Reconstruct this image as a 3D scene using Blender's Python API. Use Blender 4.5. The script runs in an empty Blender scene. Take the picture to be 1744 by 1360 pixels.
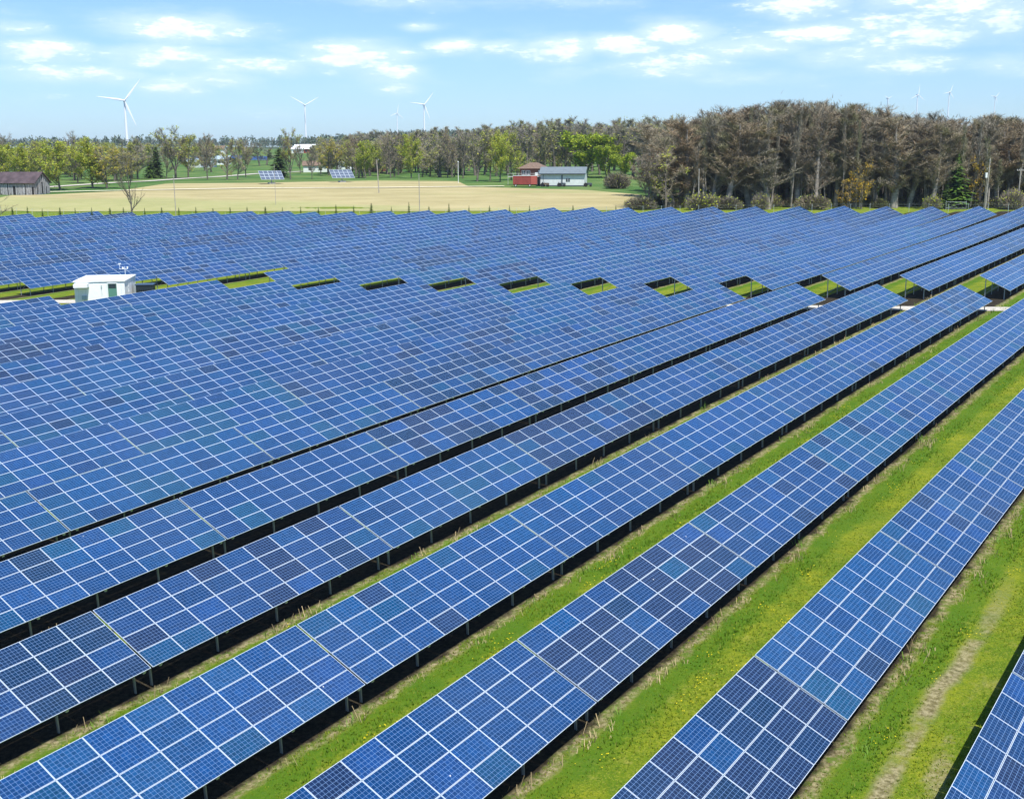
import bpy, math, random
import numpy as np
from mathutils import Vector, Matrix

random.seed(7)
RNG = np.random.default_rng(11)
SC = bpy.context.scene
COL = SC.collection

# ------------------------------------------------------------------ camera
PITCH, ROLL, FPX, W0, H0 = 0.20344, -0.00375, 1968.8, 1744, 1360
ZC = 23.0                                   # camera height in world metres
cam_d = bpy.data.cameras.new('camera')
cam = bpy.data.objects.new('camera', cam_d)
COL.objects.link(cam)
SC.camera = cam
cam_d.sensor_width = 36.0
cam_d.sensor_fit = 'HORIZONTAL'
cam_d.lens = FPX / W0 * 36.0
cam_d.clip_start = 0.5
cam_d.clip_end = 30000
cp, sp = math.cos(PITCH), math.sin(PITCH)
cr, sr = math.cos(ROLL), math.sin(ROLL)
R0, U0, F0 = Vector((1, 0, 0)), Vector((0, sp, cp)), Vector((0, cp, -sp))
Rr, Ur = R0 * cr + U0 * sr, U0 * cr - R0 * sr
m = Matrix((Rr, Ur, -F0)).transposed().to_4x4()
m.translation = Vector((0, 0, ZC))
cam.matrix_world = m

# ------------------------------------------------------------------ light, sky
AZ = 0.59962                                # direction of the panel rows, from +Y towards +X
SUN_EL = math.radians(62)
SUN_DIR_AZ = math.radians(155)              # compass-like: from +Y clockwise; behind the camera on the right
sun_d = bpy.data.lights.new('sun', 'SUN')
sun_d.energy = 4.2
sun_d.angle = math.radians(0.53)
sun_d.color = (1.0, 0.96, 0.90)
sun = bpy.data.objects.new('sun', sun_d)
COL.objects.link(sun)
sdir = Vector((math.sin(SUN_DIR_AZ) * math.cos(SUN_EL), math.cos(SUN_DIR_AZ) * math.cos(SUN_EL), math.sin(SUN_EL)))
sun.rotation_euler = sdir.to_track_quat('Z', 'Y').to_euler()
sun.location = (0, 0, 100)

SC.view_settings.view_transform = 'Standard'
SC.view_settings.look = 'None'
SC.view_settings.exposure = 0.70
SC.view_settings.gamma = 1.0
SC.view_settings.use_curve_mapping = False
SC.render.engine = 'CYCLES'

class NT:
    """small helper for building node trees"""
    def __init__(s, tree):
        s.t = tree; s.n = tree.nodes; s.l = tree.links
    def node(s, typ, **kw):
        n = s.n.new(typ)
        for k, v in kw.items(): setattr(n, k, v)
        return n
    def put(s, sock, v):
        if isinstance(v, bpy.types.NodeSocket): s.l.new(v, sock)
        elif v is not None: sock.default_value = v
    def math(s, op, a, b=None, c=None, clamp=False):
        n = s.n.new('ShaderNodeMath'); n.operation = op; n.use_clamp = clamp
        s.put(n.inputs[0], a)
        if b is not None: s.put(n.inputs[1], b)
        if c is not None: s.put(n.inputs[2], c)
        return n.outputs[0]
    def mix(s, f, a, b, blend='MIX'):
        n = s.n.new('ShaderNodeMix'); n.data_type = 'RGBA'; n.blend_type = blend
        s.put(n.inputs[0], f); s.put(n.inputs[6], a); s.put(n.inputs[7], b)
        return n.outputs[2]
    def ramp(s, f, lo, hi, a=0.0, b=1.0, smooth=True):
        n = s.n.new('ShaderNodeMapRange'); n.interpolation_type = 'SMOOTHSTEP' if smooth else 'LINEAR'
        s.put(n.inputs[0], f); n.inputs[1].default_value = lo; n.inputs[2].default_value = hi
        n.inputs[3].default_value = a; n.inputs[4].default_value = b
        return n.outputs[0]
    def noise(s, vec, scale, detail=3, rough=0.55):
        n = s.n.new('ShaderNodeTexNoise'); s.put(n.inputs['Vector'], vec)
        n.inputs['Scale'].default_value = scale; n.inputs['Detail'].default_value = detail
        n.inputs['Roughness'].default_value = rough
        return n.outputs[0]

def rgba(c): return (c[0], c[1], c[2], 1.0)

world = bpy.data.worlds.new('World')
SC.world = world
world.use_nodes = True
wn = NT(world.node_tree)
for n in list(wn.n): wn.n.remove(n)
sky = wn.node('ShaderNodeTexSky', sky_type='NISHITA', sun_disc=False)
sky.sun_elevation = SUN_EL
sky.sun_rotation = SUN_DIR_AZ
sky.air_density = 1.0
sky.dust_density = 0.4
sky.ozone_density = 2.0
geo = wn.node('ShaderNodeTexCoord')
sep = wn.node('ShaderNodeSeparateXYZ'); wn.put(sep.inputs[0], geo.outputs['Generated'])
el = wn.math('MULTIPLY', wn.math('ARCSINE', sep.outputs[2]), FPX / 100)
az = wn.math('MULTIPLY', wn.math('ARCTAN2', sep.outputs[0], sep.outputs[1]), FPX / 100)
# fair-weather clouds: (azimuth, elevation, half width, half height, amount) in hundredths of a pixel-sized angle
CLOUDS = [(-5.6, 2.42, 1.05, .20, 1.0), (-7.9, 2.05, .75, .17, .75), (-8.4, 2.35, .5, .12, .5), (-5.9, 1.98, 1.0, .2, .8), (-7.2, 1.65, 1.0, .13, .75),
          (-4.5, 1.85, .9, .15, .7), (-5.75, 1.5, .55, .14, .85), (-4.9, 1.62, .6, .14, .7), (-3.9, 1.75, .4, .1, .5), (-2.6, 2.05, .9, .22, .85), (-2.0, 1.75, .55, .16, .7), (-1.9, 1.5, .3, .09, .6),
          (-1.55, 2.5, .35, .08, .6), (-.95, 2.2, .5, .12, .85), (-.2, 2.2, .5, .11, .7), (.85, 2.13, .65, .19, 1.0), (1.9, 2.18, .65, .18, .95),
          (2.8, 2.4, .6, .2, .95), (1.1, 1.75, .5, .12, .45), (2.9, 1.9, 1.4, .2, .6), (4.2, 2.1, 1.1, .2, .75), (4.0, 1.65, 1.3, .15, .45),
          (5.1, 2.85, .75, .22, .9), (5.2, 2.3, .75, .16, .85), (5.6, 1.95, 1.2, .2, .65), (6.6, 2.85, .8, .2, .8), (7.7, 2.75, .8, .25, .8), (7.3, 2.25, 1.0, .2, .75), (8.4, 2.45, .6, .25, .9), (7.0, 2.5, 2.0, .5, .45), (6.6, 1.8, 1.2, .18, .5), (8.3, 1.75, .6, .16, .5),
          (-.6, 2.95, 2.4, .12, .4), (.1, 3.0, 1.4, .1, .4), (-7, 3.4, 1.8, .25, .5), (3.4, 3.7, 2.0, .3, .7), (9.6, 2.9, 1.2, .35, .9), (-10.6, 2.3, 1.4, .3, .8), (12.5, 2.2, 1.6, .3, .8), (-14, 2.6, 1.6, .3, .8)]
comb = wn.node('ShaderNodeCombineXYZ')
wn.put(comb.inputs[0], wn.math('MULTIPLY', az, 0.38)); wn.put(comb.inputs[1], wn.math('MULTIPLY', el, 1.5))
n1 = wn.noise(comb.outputs[0], 1.5, 10, 0.62)
comb2 = wn.node('ShaderNodeCombineXYZ')
wn.put(comb2.inputs[0], wn.math('MULTIPLY', az, 0.62)); wn.put(comb2.inputs[1], wn.math('MULTIPLY', el, 1.9)); comb2.inputs[2].default_value = 3.7
n2 = wn.noise(comb2.outputs[0], 4.2, 9, 0.62)
tot, low = None, None
for (ca, ce, hw, hh, am) in CLOUDS:
    up = 680 - (299 - ce * 100); fw = FPX * cp + up * sp
    ca = math.atan(ca * 100 / fw) * FPX / 100; hw = hw * FPX / fw; ce = (math.atan(up / FPX) - PITCH) * FPX / 100
    dx = wn.math('MULTIPLY_ADD', az, 1 / hw, -ca / hw)
    dy = wn.math('MULTIPLY_ADD', el, 1 / hh, -ce / hh)
    d2 = wn.math('ADD', wn.math('MULTIPLY', dx, dx), wn.math('MULTIPLY', dy, dy))
    g = wn.math('MULTIPLY', wn.math('EXPONENT', wn.math('MULTIPLY', d2, -0.75)), am)
    gl = wn.math('MULTIPLY', g, dy)
    tot = g if tot is None else wn.math('MAXIMUM', tot, g)
    low = gl if low is None else wn.math('ADD', low, gl)
dens = wn.math('ADD', tot, wn.math('MULTIPLY', wn.math('SUBTRACT', n1, 0.5), 1.9))
dens = wn.math('ADD', dens, wn.math('MULTIPLY', wn.math('SUBTRACT', n2, 0.5), 1.5))
body = wn.ramp(dens, 0.30, 0.92)
veil = wn.math('MULTIPLY', wn.ramp(wn.math('ADD', tot, wn.math('MULTIPLY', wn.math('SUBTRACT', n1, .5), 1.2)), 0.0, 0.7), 0.42)
mask = wn.math('MAXIMUM', wn.math('MULTIPLY', body, 0.92), veil)
shade = wn.ramp(wn.math('ADD', wn.math('MULTIPLY', low, 0.7), wn.math('MULTIPLY', wn.math('SUBTRACT', n2, .5), 1.6)), -0.9, 0.5)
ccol = wn.mix(shade, (5.6, 7.2, 9.6, 1), (9.6, 10.2, 11.0, 1))
hz = wn.mix(1.0, sky.outputs[0], (0.74, 0.97, 1.28, 1), 'MULTIPLY')
wcol = wn.mix(mask, hz, ccol)
bg = wn.node('ShaderNodeBackground'); bg.inputs[1].default_value = 0.085
wn.put(bg.inputs[0], wcol)
wo = wn.node('ShaderNodeOutputWorld'); wn.l.new(bg.outputs[0], wo.inputs[0])
world.cycles.sampling_method = 'MANUAL'
world.cycles.sample_map_resolution = 512

# ------------------------------------------------------------------ terrain
P, TP, N0 = 8.486, 15.4166, 15.6515       # row pitch, table pitch, first row
TILT, SL = 0.4325, 4.03                      # panel tilt, slope length
LOWH = 1.12
HIGHH = LOWH + SL * math.sin(TILT)
SA, CA = math.sin(AZ), math.cos(AZ)
def to_sn(X, Y): return X * SA + Y * CA, -X * CA + Y * SA
def to_xy(s, n): return s * SA - n * CA, s * CA + n * SA
def surf(s, n):
    s = np.clip(s, 0, 300) / 100; n = np.clip(n, -35, 275) / 100
    return ZC - 20.70043 + 100 * (+0.05267*s +0.00788*n +0.00476*s*s -0.01221*s*n +0.02183*n*n -0.00852*s**3 -0.01169*s*s*n +0.01862*s*n*n -0.02906*n**3 +0.00187*s**4 +0.00508*s**3*n -0.00248*s*s*n*n -0.00168*s*n**3 +0.00701*n**4)
YT = np.array([200, 285, 300, 340, 380, 420, 500, 700, 1000, 1500, 3500, 6000, 14000.])
YP = np.array([400, 361, 352, 332, 319, 309, 299, 277, 257, 250, 249, 249, 262.])
ZT = ZC - YT * np.tan(PITCH + np.arctan((YP - 680) / FPX))
def smooth(t): t = np.clip(t, 0, 1); return t * t * (3 - 2 * t)
def ground(X, Y):
    X = np.asarray(X, float); Y = np.asarray(Y, float)
    s, n = to_sn(X, Y)
    a = surf(s, n) - HIGHH
    b = np.interp(Y, YT, ZT) + 0.25 * np.sin(X * .021 + Y * .013) * smooth((Y - 320) / 200)
    yb = 267.5 - .15 * np.clip(X, -200, 200)
    w = smooth((Y - yb - 4) / 30)
    return a * (1 - w) + b * w
def gz(X, Y): return float(ground(X, Y))
def at(px, Y):
    """ground point at depth Y seen in picture column px (of 1744)"""
    X = 0.0
    for _ in range(4):
        z = gz(X, Y) - ZC
        X = (px - 872) / FPX * (Y * cp - z * sp)
    return Vector((X, Y, gz(X, Y)))
def project(p):
    x, y, z = p[0], p[1], p[2] - ZC
    v = Vector((x, y, z)); zc = v.dot(F0)
    if zc < 1: return None
    return 872 + FPX * v.dot(Rr) / zc, 680 - FPX * v.dot(Ur) / zc, zc
def ypix_to_Y(px, y, lo=20, hi=1400):
    for _ in range(50):
        mid = (lo + hi) / 2
        q = project(at(px, mid))
        if q[1] > y: lo = mid
        else: hi = mid
    return (lo + hi) / 2
def hit(px, y, lo=20, hi=1400): return at(px, ypix_to_Y(px, y, lo, hi))

# ------------------------------------------------------------------ helpers
def tag(o, label=None, cat=None, group=None, kind=None):
    if label: o['label'] = label
    if cat: o['category'] = cat
    if group: o['group'] = group
    if kind: o['kind'] = kind
    return o
def link(name, data, parent=None, loc=None, rot=None):
    o = bpy.data.objects.new(name, data)
    COL.objects.link(o)
    if parent: o.parent = parent
    if loc is not None: o.location = loc
    if rot is not None: o.rotation_euler = rot
    return o
def empty(name, loc, rot=(0, 0, 0)):
    o = link(name, None, None, loc, rot); o.empty_display_size = 0.3
    return o

class MB:
    """mesh builder: collects vertices and faces with material index and face colour"""
    def __init__(s): s.v = []; s.f = []; s.m = []; s.c = []; s.uv = {}
    def face(s, pts, m=0, c=None):
        b = len(s.v); s.v += [tuple(p) for p in pts]; s.f.append(tuple(range(b, b + len(pts)))); s.m.append(m); s.c.append(c)
    def poly(s, vs, fs, m=0, c=None):
        b = len(s.v); s.v += [tuple(p) for p in vs]
        for f in fs: s.f.append(tuple(i + b for i in f)); s.m.append(m); s.c.append(c)
    def box(s, x0, x1, y0, y1, z0, z1, m=0, M=None, c=None):
        vs = [Vector((x, y, z)) for z in (z0, z1) for y in (y0, y1) for x in (x0, x1)]
        if M is not None: vs = [M @ v for v in vs]
        s.poly(vs, [(0, 2, 3, 1), (4, 5, 7, 6), (0, 1, 5, 4), (2, 6, 7, 3), (0, 4, 6, 2), (1, 3, 7, 5)], m, c)
    def tube(s, p, q, r0, r1=None, k=6, m=0, cap=True, c=None):
        p, q = Vector(p), Vector(q); r1 = r0 if r1 is None else r1
        d = (q - p).normalized(); a = d.orthogonal().normalized(); b = d.cross(a)
        vs = [p + (a * math.cos(t) + b * math.sin(t)) * r0 for t in [2 * math.pi * i / k for i in range(k)]]
        vs += [q + (a * math.cos(t) + b * math.sin(t)) * r1 for t in [2 * math.pi * i / k for i in range(k)]]
        fs = [(i, (i + 1) % k, k + (i + 1) % k, k + i) for i in range(k)]
        if cap: fs += [tuple(reversed(range(k))), tuple(range(k, 2 * k))]
        s.poly(vs, fs, m, c)
    def mesh(s, name, mats, smooth=False):
        me = bpy.data.meshes.new(name)
        me.from_pydata(s.v, [], s.f)
        for mt in mats: me.materials.append(mt)
        me.polygons.foreach_set('material_index', s.m)
        if smooth: me.polygons.foreach_set('use_smooth', [True] * len(s.f))
        if any(c is not None for c in s.c):
            a = me.attributes.new('tint', 'FLOAT_COLOR', 'FACE')
            arr = np.ones((len(s.f), 4), np.float32)
            for i, c in enumerate(s.c):
                if c is not None: arr[i, :3] = c
            a.data.foreach_set('color', arr.ravel())
        me.update()
        return me
def np_mesh(name, V, F, mats, mi=None, tint=None, smooth=False):
    """V (n,3) array, F (m,k) array of equal sized faces"""
    me = bpy.data.meshes.new(name)
    V = np.asarray(V, np.float32); F = np.asarray(F, np.int32)
    me.vertices.add(len(V)); me.vertices.foreach_set('co', V.ravel())
    k = F.shape[1]
    me.loops.add(F.size); me.loops.foreach_set('vertex_index', F.ravel())
    me.polygons.add(len(F)); me.polygons.foreach_set('loop_start', np.arange(len(F), dtype=np.int32) * k)
    me.polygons.foreach_set('loop_total', np.full(len(F), k, np.int32))
    for mt in mats: me.materials.append(mt)
    if mi is not None: me.polygons.foreach_set('material_index', np.asarray(mi, np.int32))
    if smooth: me.polygons.foreach_set('use_smooth', np.ones(len(F), bool))
    if tint is not None:
        a = me.attributes.new('tint', 'FLOAT_COLOR', 'FACE')
        arr = np.ones((len(F), 4), np.float32); arr[:, :3] = tint
        a.data.foreach_set('color', arr.ravel())
    me.update(calc_edges=True); me.validate()
    return me

# ------------------------------------------------------------------ materials
def mat(name, col, rough=0.6, metal=0.0, noise=None, tint=False, spec=0.5, bump=0.0, trans=None):
    """plain surface with soft procedural colour variation"""
    mt = bpy.data.materials.new(name); mt.use_nodes = True
    t = NT(mt.node_tree); b = t.n['Principled BSDF']
    b.inputs['Roughness'].default_value = rough; b.inputs['Metallic'].default_value = metal
    b.inputs['Specular IOR Level'].default_value = spec
    c = rgba(col)
    tc = t.node('ShaderNodeTexCoord')
    if noise:
        f = t.noise(tc.outputs['Object'], noise[0], 4)
        lo = tuple(x * (1 - noise[1]) for x in col) + (1,); hi = tuple(min(1, x * (1 + noise[1])) for x in col) + (1,)
        c = t.mix(t.ramp(f, .3, .7), lo, hi)
    if tint:
        a = t.node('ShaderNodeAttribute', attribute_name='tint')
        c = t.mix(1.0, c, a.outputs['Color'], 'MULTIPLY')
    if tint == 'rand':
        oi = t.node('ShaderNodeObjectInfo')
        cr = t.node('ShaderNodeValToRGB'); t.put(cr.inputs[0], oi.outputs['Random'])
        cr.color_ramp.interpolation = 'CONSTANT'
        while len(cr.color_ramp.elements) < 6: cr.color_ramp.elements.new(.5)
        for e_, (p_, c_) in zip(cr.color_ramp.elements, [(0, (1, 1, 1)), (.25, (.75, .78, .76)), (.45, (1.05, 1.0, .90)), (.62, (.88, .94, .70)), (.78, (1.02, .92, .80)), (.88, (1.2, 1.18, 1.12))]):
            e_.position = p_; e_.color = c_ + (1,)
        c = t.mix(1.0, c, cr.outputs[0], 'MULTIPLY')
    t.put(b.inputs['Base Color'], c)
    if bump:
        bp = t.node('ShaderNodeBump'); bp.inputs['Strength'].default_value = bump
        t.put(bp.inputs['Height'], t.noise(tc.outputs['Object'], (noise or (5,))[0] * 2, 5))
        t.l.new(bp.outputs[0], b.inputs['Normal'])
    if trans:
        tr = t.node('ShaderNodeBsdfTranslucent'); t.put(tr.inputs[0], c)
        mx = t.node('ShaderNodeMixShader'); mx.inputs[0].default_value = trans
        t.l.new(b.outputs[0], mx.inputs[1]); t.l.new(tr.outputs[0], mx.inputs[2])
        t.l.new(mx.outputs[0], t.n['Material Output'].inputs[0])
    return mt

M_ALU = mat('aluminium_frame', (.54, .61, .67), .38, .0, spec=.6)
M_STEEL = mat('galvanised_steel', (.34, .38, .40), .45, .35, (3, .15))
M_RAIL = mat('rail_metal', (.55, .62, .60), .4, .3)
M_BACK = mat('backsheet', (.35, .36, .37), .6)

def cell_material():
    mt = bpy.data.materials.new('solar_cells'); mt.use_nodes = True
    t = NT(mt.node_tree); b = t.n['Principled BSDF']
    uv = t.node('ShaderNodeUVMap', uv_map='UVMap')
    sx = t.node('ShaderNodeSeparateXYZ'); t.put(sx.inputs[0], uv.outputs[0])
    fx = t.math('FRACT', sx.outputs[0]); fy = t.math('FRACT', sx.outputs[1])
    # distance to the nearest cell border and corner chamfer gap
    ex = t.math('SUBTRACT', .5, t.math('ABSOLUTE', t.math('SUBTRACT', fx, .5)))
    ey = t.math('SUBTRACT', .5, t.math('ABSOLUTE', t.math('SUBTRACT', fy, .5)))
    line = t.math('LESS_THAN', t.math('MINIMUM', t.math('MULTIPLY', ex, 1.15), ey), .030)
    # two busbars per cell along the long side
    bb = t.math('LESS_THAN', t.math('ABSOLUTE', t.math('SUBTRACT', t.math('ABSOLUTE', t.math('SUBTRACT', fy, .5)), .22)), .010)
    at_ = t.node('ShaderNodeAttribute', attribute_name='tint')
    info = t.node('ShaderNodeTexCoord')
    cell = t.node('ShaderNodeVectorMath', operation='FLOOR'); t.put(cell.inputs[0], uv.outputs[0])
    add = t.node('ShaderNodeVectorMath', operation='ADD'); t.put(add.inputs[0], cell.outputs[0]); t.put(add.inputs[1], at_.outputs['Vector'])
    wn_ = t.node('ShaderNodeTexWhiteNoise', noise_dimensions='3D')
    sc = t.node('ShaderNodeVectorMath', operation='SCALE'); t.put(sc.inputs[0], add.outputs[0]); sc.inputs['Scale'].default_value = 3.17
    t.put(wn_.inputs['Vector'], sc.outputs[0])
    vor = t.node('ShaderNodeTexVoronoi'); t.put(vor.inputs['Vector'], uv.outputs[0]); vor.inputs['Scale'].default_value = 7.0
    grain = t.node('ShaderNodeSeparateColor'); t.put(grain.inputs[0], vor.outputs['Color'])
    v = t.math('ADD', t.ramp(wn_.outputs[0], 0, 1, .82, 1.18, False), t.ramp(grain.outputs[0], 0, 1, -.14, .14, False))
    base = t.mix(1.0, (.0024, .0325, .112, 1), at_.outputs['Color'], 'MULTIPLY')
    vv = t.node('ShaderNodeVectorMath', operation='SCALE'); t.put(vv.inputs[0], base); t.put(vv.inputs['Scale'], v)
    c = t.mix(t.math('MULTIPLY', bb, .45), vv.outputs[0], (.13, .23, .40, 1))
    c = t.mix(line, c, (.15, .26, .46, 1))
    # thin dust film: more of it along the lower frame; soft drifting patches paint in uneven sky glare, with a few bird droppings
    wp = t.node('ShaderNodeNewGeometry').outputs['Position']
    dust_glare = t.math('ADD', t.ramp(t.noise(wp, .16, 4, .6), .35, .75, 0, .03), t.math('MULTIPLY', t.ramp(sx.outputs[1], .55, .05), t.ramp(t.noise(wp, 3.0, 3), .3, .7, .01, .08)))
    c = t.mix(dust_glare, c, (.30, .31, .30, 1))
    vd = t.node('ShaderNodeTexVoronoi'); t.put(vd.inputs['Vector'], wp); vd.inputs['Scale'].default_value = .55
    c = t.mix(t.math('LESS_THAN', vd.outputs['Distance'], .016), c, (.6, .6, .56, 1))
    t.put(b.inputs['Base Color'], c)
    t.put(b.inputs['Roughness'], t.ramp(t.noise(wp, .5, 4), .3, .7, .12, .26))
    b.inputs['IOR'].default_value = 1.45
    b.inputs['Specular IOR Level'].default_value = .33
    return mt
M_CELL = cell_material()

# ------------------------------------------------------------------ ground
def grass_material(name, base=True):
    mt = bpy.data.materials.new(name); mt.use_nodes = True
    t = NT(mt.node_tree); b = t.n['Principled BSDF']
    b.inputs['Roughness'].default_value = .9; b.inputs['Specular IOR Level'].default_value = .12
    g = t.node('ShaderNodeNewGeometry')
    sx = t.node('ShaderNodeSeparateXYZ'); t.put(sx.inputs[0], g.outputs['Position'])
    X, Y = sx.outputs[0], sx.outputs[1]
    pos = g.outputs['Position']
    big = t.noise(pos, .05, 3); mid = t.noise(pos, .45, 5, .6); fine = t.noise(pos, 4.5, 6, .7); vf = t.noise(pos, 14, 3, .7)
    gr = t.mix(t.ramp(mid, .3, .7), (.095, .170, .007, 1), (.240, .265, .013, 1))
    gr = t.mix(t.math('MULTIPLY', t.ramp(fine, .38, .68), .6), gr, (.060, .130, .006, 1))
    gr = t.mix(t.math('MULTIPLY', t.ramp(t.noise(pos, 1.3, 5, .75), .55, .72), .6), gr, (.33, .30, .07, 1))
    gr = t.mix(t.math('MULTIPLY', t.ramp(vf, .5, .66), .55), gr, (.36, .35, .05, 1))
    gr = t.mix(t.math('MULTIPLY', t.ramp(t.noise(pos, 8.0, 5, .8), .50, .62), .55), gr, (.045, .095, .006, 1))
    # row-wise position: drip line of bare soil in front of the low edge of every row
    sN = t.math('ADD', t.math('MULTIPLY', X, -CA), t.math('MULTIPLY', Y, SA))
    ph = t.math('MULTIPLY', t.math('FRACT', t.math('MULTIPLY_ADD', sN, 1 / P, -(N0 / P) + 20)), P)   # metres behind a high edge
    wob = t.math('MULTIPLY', t.math('SUBTRACT', t.noise(pos, .8, 4, .6), .5), 1.1)
    q = t.math('ADD', ph, wob)
    soilc = t.mix(t.ramp(fine, .35, .65), (.12, .095, .05, 1), (.40, .34, .20, 1))
    soilc2 = t.mix(t.ramp(t.noise(pos, 2.6, 5, .7), .45, .6), soilc, (.10, .15, .03, 1))
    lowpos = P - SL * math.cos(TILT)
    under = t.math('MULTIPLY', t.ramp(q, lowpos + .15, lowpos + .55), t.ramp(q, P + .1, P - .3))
    strip = t.math('MULTIPLY', t.math('MULTIPLY', t.ramp(q, lowpos - .25, lowpos + .1), t.ramp(q, lowpos + .7, lowpos + .4)), t.ramp(mid, .25, .6, .45, 1.0))
    lush = t.math('MULTIPLY', t.ramp(q, lowpos - 1.7, lowpos - .9), t.ramp(q, lowpos + .1, lowpos - .3))
    field = t.ramp(Y, 268, 262)
    gr = t.mix(t.math('MULTIPLY', t.math('MULTIPLY', lush, field), .7), gr, (.055, .140, .008, 1))
    gr = t.mix(t.math('MULTIPLY', t.math('MULTIPLY', strip, field), .9), gr, soilc2)
    dirt_shade = t.mix(t.ramp(fine, .35, .7), (.018, .014, .009, 1), (.055, .045, .025, 1))  # soil under the tables, colour darkened to paint in their black shade
    gr = t.mix(t.math('MULTIPLY', under, field), gr, dirt_shade)
    # worn wheel track of bare soil in the lane between the two nearest rows
    trk = t.math('ABSOLUTE', t.math('SUBTRACT', sN, t.math('ADD', 10.15, t.math('MULTIPLY', t.math('SUBTRACT', t.noise(pos, .25, 3), .5), 1.0))))
    trk2 = t.math('ABSOLUTE', t.math('SUBTRACT', sN, t.math('ADD', 8.7, wob)))
    sS = t.math('ADD', t.math('MULTIPLY', X, SA), t.math('MULTIPLY', Y, CA))
    tm = t.math('MULTIPLY', t.ramp(trk, .55, .12), t.math('MULTIPLY', t.ramp(sS, 62, 46), t.ramp(t.noise(pos, .3, 4), .32, .50)))
    tm2 = t.math('MULTIPLY', t.ramp(trk2, .55, .2), t.math('MULTIPLY', t.ramp(sS, 52, 40), t.ramp(mid, .45, .6)))
    gr = t.mix(t.math('MULTIPLY', t.math('MAXIMUM', tm, t.math('MULTIPLY', tm2, .8)), .85), gr, soilc)
    # beyond the fence: greener pasture, then far wooded hills
    far = t.mix(t.ramp(big, .35, .65), (.06, .135, .03, 1), (.12, .18, .05, 1))
    gr = t.mix(t.ramp(Y, 285, 330), gr, far)
    wood = t.mix(t.ramp(t.noise(pos, .01, 5, .7), .35, .65), (.035, .06, .04, 1), (.08, .09, .06, 1))
    gr = t.mix(t.ramp(t.math('ADD', Y, t.math('MULTIPLY', big, 700)), 1500, 1900), gr, wood)
    t.put(b.inputs['Base Color'], gr)
    bp = t.node('ShaderNodeBump'); bp.inputs['Strength'].default_value = .7; bp.inputs['Distance'].default_value = .12
    t.put(bp.inputs['Height'], t.math('ADD', fine, vf)); t.l.new(bp.outputs[0], b.inputs['Normal'])
    return mt
M_GRASS = grass_material('meadow_grass')

ys = list(np.arange(-60, 330, 2.5)); y = 330.
while y < 13000: ys.append(y); y *= 1.035
ys = np.array(ys); NX = 170
us = np.linspace(-1, 1, NX)
GX = us[None, :] * (np.maximum(ys, 0) * .75 + 160)[:, None]
GY = np.repeat(ys[:, None], NX, 1)
V = np.stack([GX, GY, ground(GX, GY)], -1).reshape(-1, 3)
i, j = np.meshgrid(np.arange(len(ys) - 1), np.arange(NX - 1), indexing='ij')
a = (i * NX + j).ravel()
F = np.stack([a, a + 1, a + NX + 1, a + NX], 1)
V_G = V.copy()
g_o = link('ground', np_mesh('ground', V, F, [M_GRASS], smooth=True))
tag(g_o, kind='structure')

def drape(name, left, right, nu, nv, mt, dz=.05):
    """sheet laid on the terrain between two polylines of (X, Y) points"""
    def samp(pl, t):
        d = [0]
        for p_, q_ in zip(pl, pl[1:]): d.append(d[-1] + math.dist(p_, q_))
        t *= d[-1]
        for k in range(len(pl) - 1):
            if t <= d[k + 1] or k == len(pl) - 2:
                w = (t - d[k]) / (d[k + 1] - d[k] + 1e-9)
                return (pl[k][0] * (1 - w) + pl[k + 1][0] * w, pl[k][1] * (1 - w) + pl[k + 1][1] * w)
    A = np.array([samp(left, t) for t in np.linspace(0, 1, nu)]); B = np.array([samp(right, t) for t in np.linspace(0, 1, nu)])
    w = np.linspace(0, 1, nv)[None, :, None]
    XY = A[:, None, :] * (1 - w) + B[:, None, :] * w
    Z = ground(XY[..., 0], XY[..., 1]) + dz
    V = np.concatenate([XY, Z[..., None]], -1).reshape(-1, 3)
    i, j = np.meshgrid(np.arange(nu - 1), np.arange(nv - 1), indexing='ij'); a = (i * nv + j).ravel()
    F = np.stack([a, a + 1, a + nv + 1, a + nv], 1)
    o = link(name, np_mesh(name, V, F, [mt], smooth=True)); tag(o, kind='structure')
    # make sure the sheet faces up
    return o

def pxl(*pts): return [tuple(hit(px, y_, 120 if y_ > 400 else 275)[:2]) for px, y_ in pts]
def field_mat():
    mt = bpy.data.materials.new('ploughed_field'); mt.use_nodes = True
    t = NT(mt.node_tree); b = t.n['Principled BSDF']; b.inputs['Roughness'].default_value = .95; b.inputs['Specular IOR Level'].default_value = .1
    g = t.node('ShaderNodeNewGeometry'); pos = g.outputs['Position']
    mp = t.node('ShaderNodeVectorMath', operation='MULTIPLY'); t.put(mp.inputs[0], pos); mp.inputs[1].default_value = (.35, 1.0, 1)
    c = t.mix(t.ramp(t.noise(mp.outputs[0], .12, 6, .65), .38, .62), (.32, .275, .130, 1), (.40, .345, .175, 1))
    c = t.mix(t.math('MULTIPLY', t.ramp(t.noise(mp.outputs[0], .022, 3), .5, .62), .55), c, (.25, .29, .10, 1))
    c = t.mix(t.math('MULTIPLY', t.ramp(t.noise(mp.outputs[0], .7, 4), .4, .7), .3), c, (.44, .385, .21, 1))
    t.put(b.inputs['Base Color'], c); return mt
M_FIELD = field_mat()
M_GRAVEL = mat('pale_gravel', (.47, .44, .37), .9, 0, (2.5, .18), spec=.15, bump=.3)
M_TRACK = mat('farm_track', (.66, .61, .46), .9, 0, (.8, .15), spec=.1)
M_VERGE = mat('fresh_green_verge', (.13, .25, .02), .9, 0, (.3, .3), spec=.1)
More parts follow.
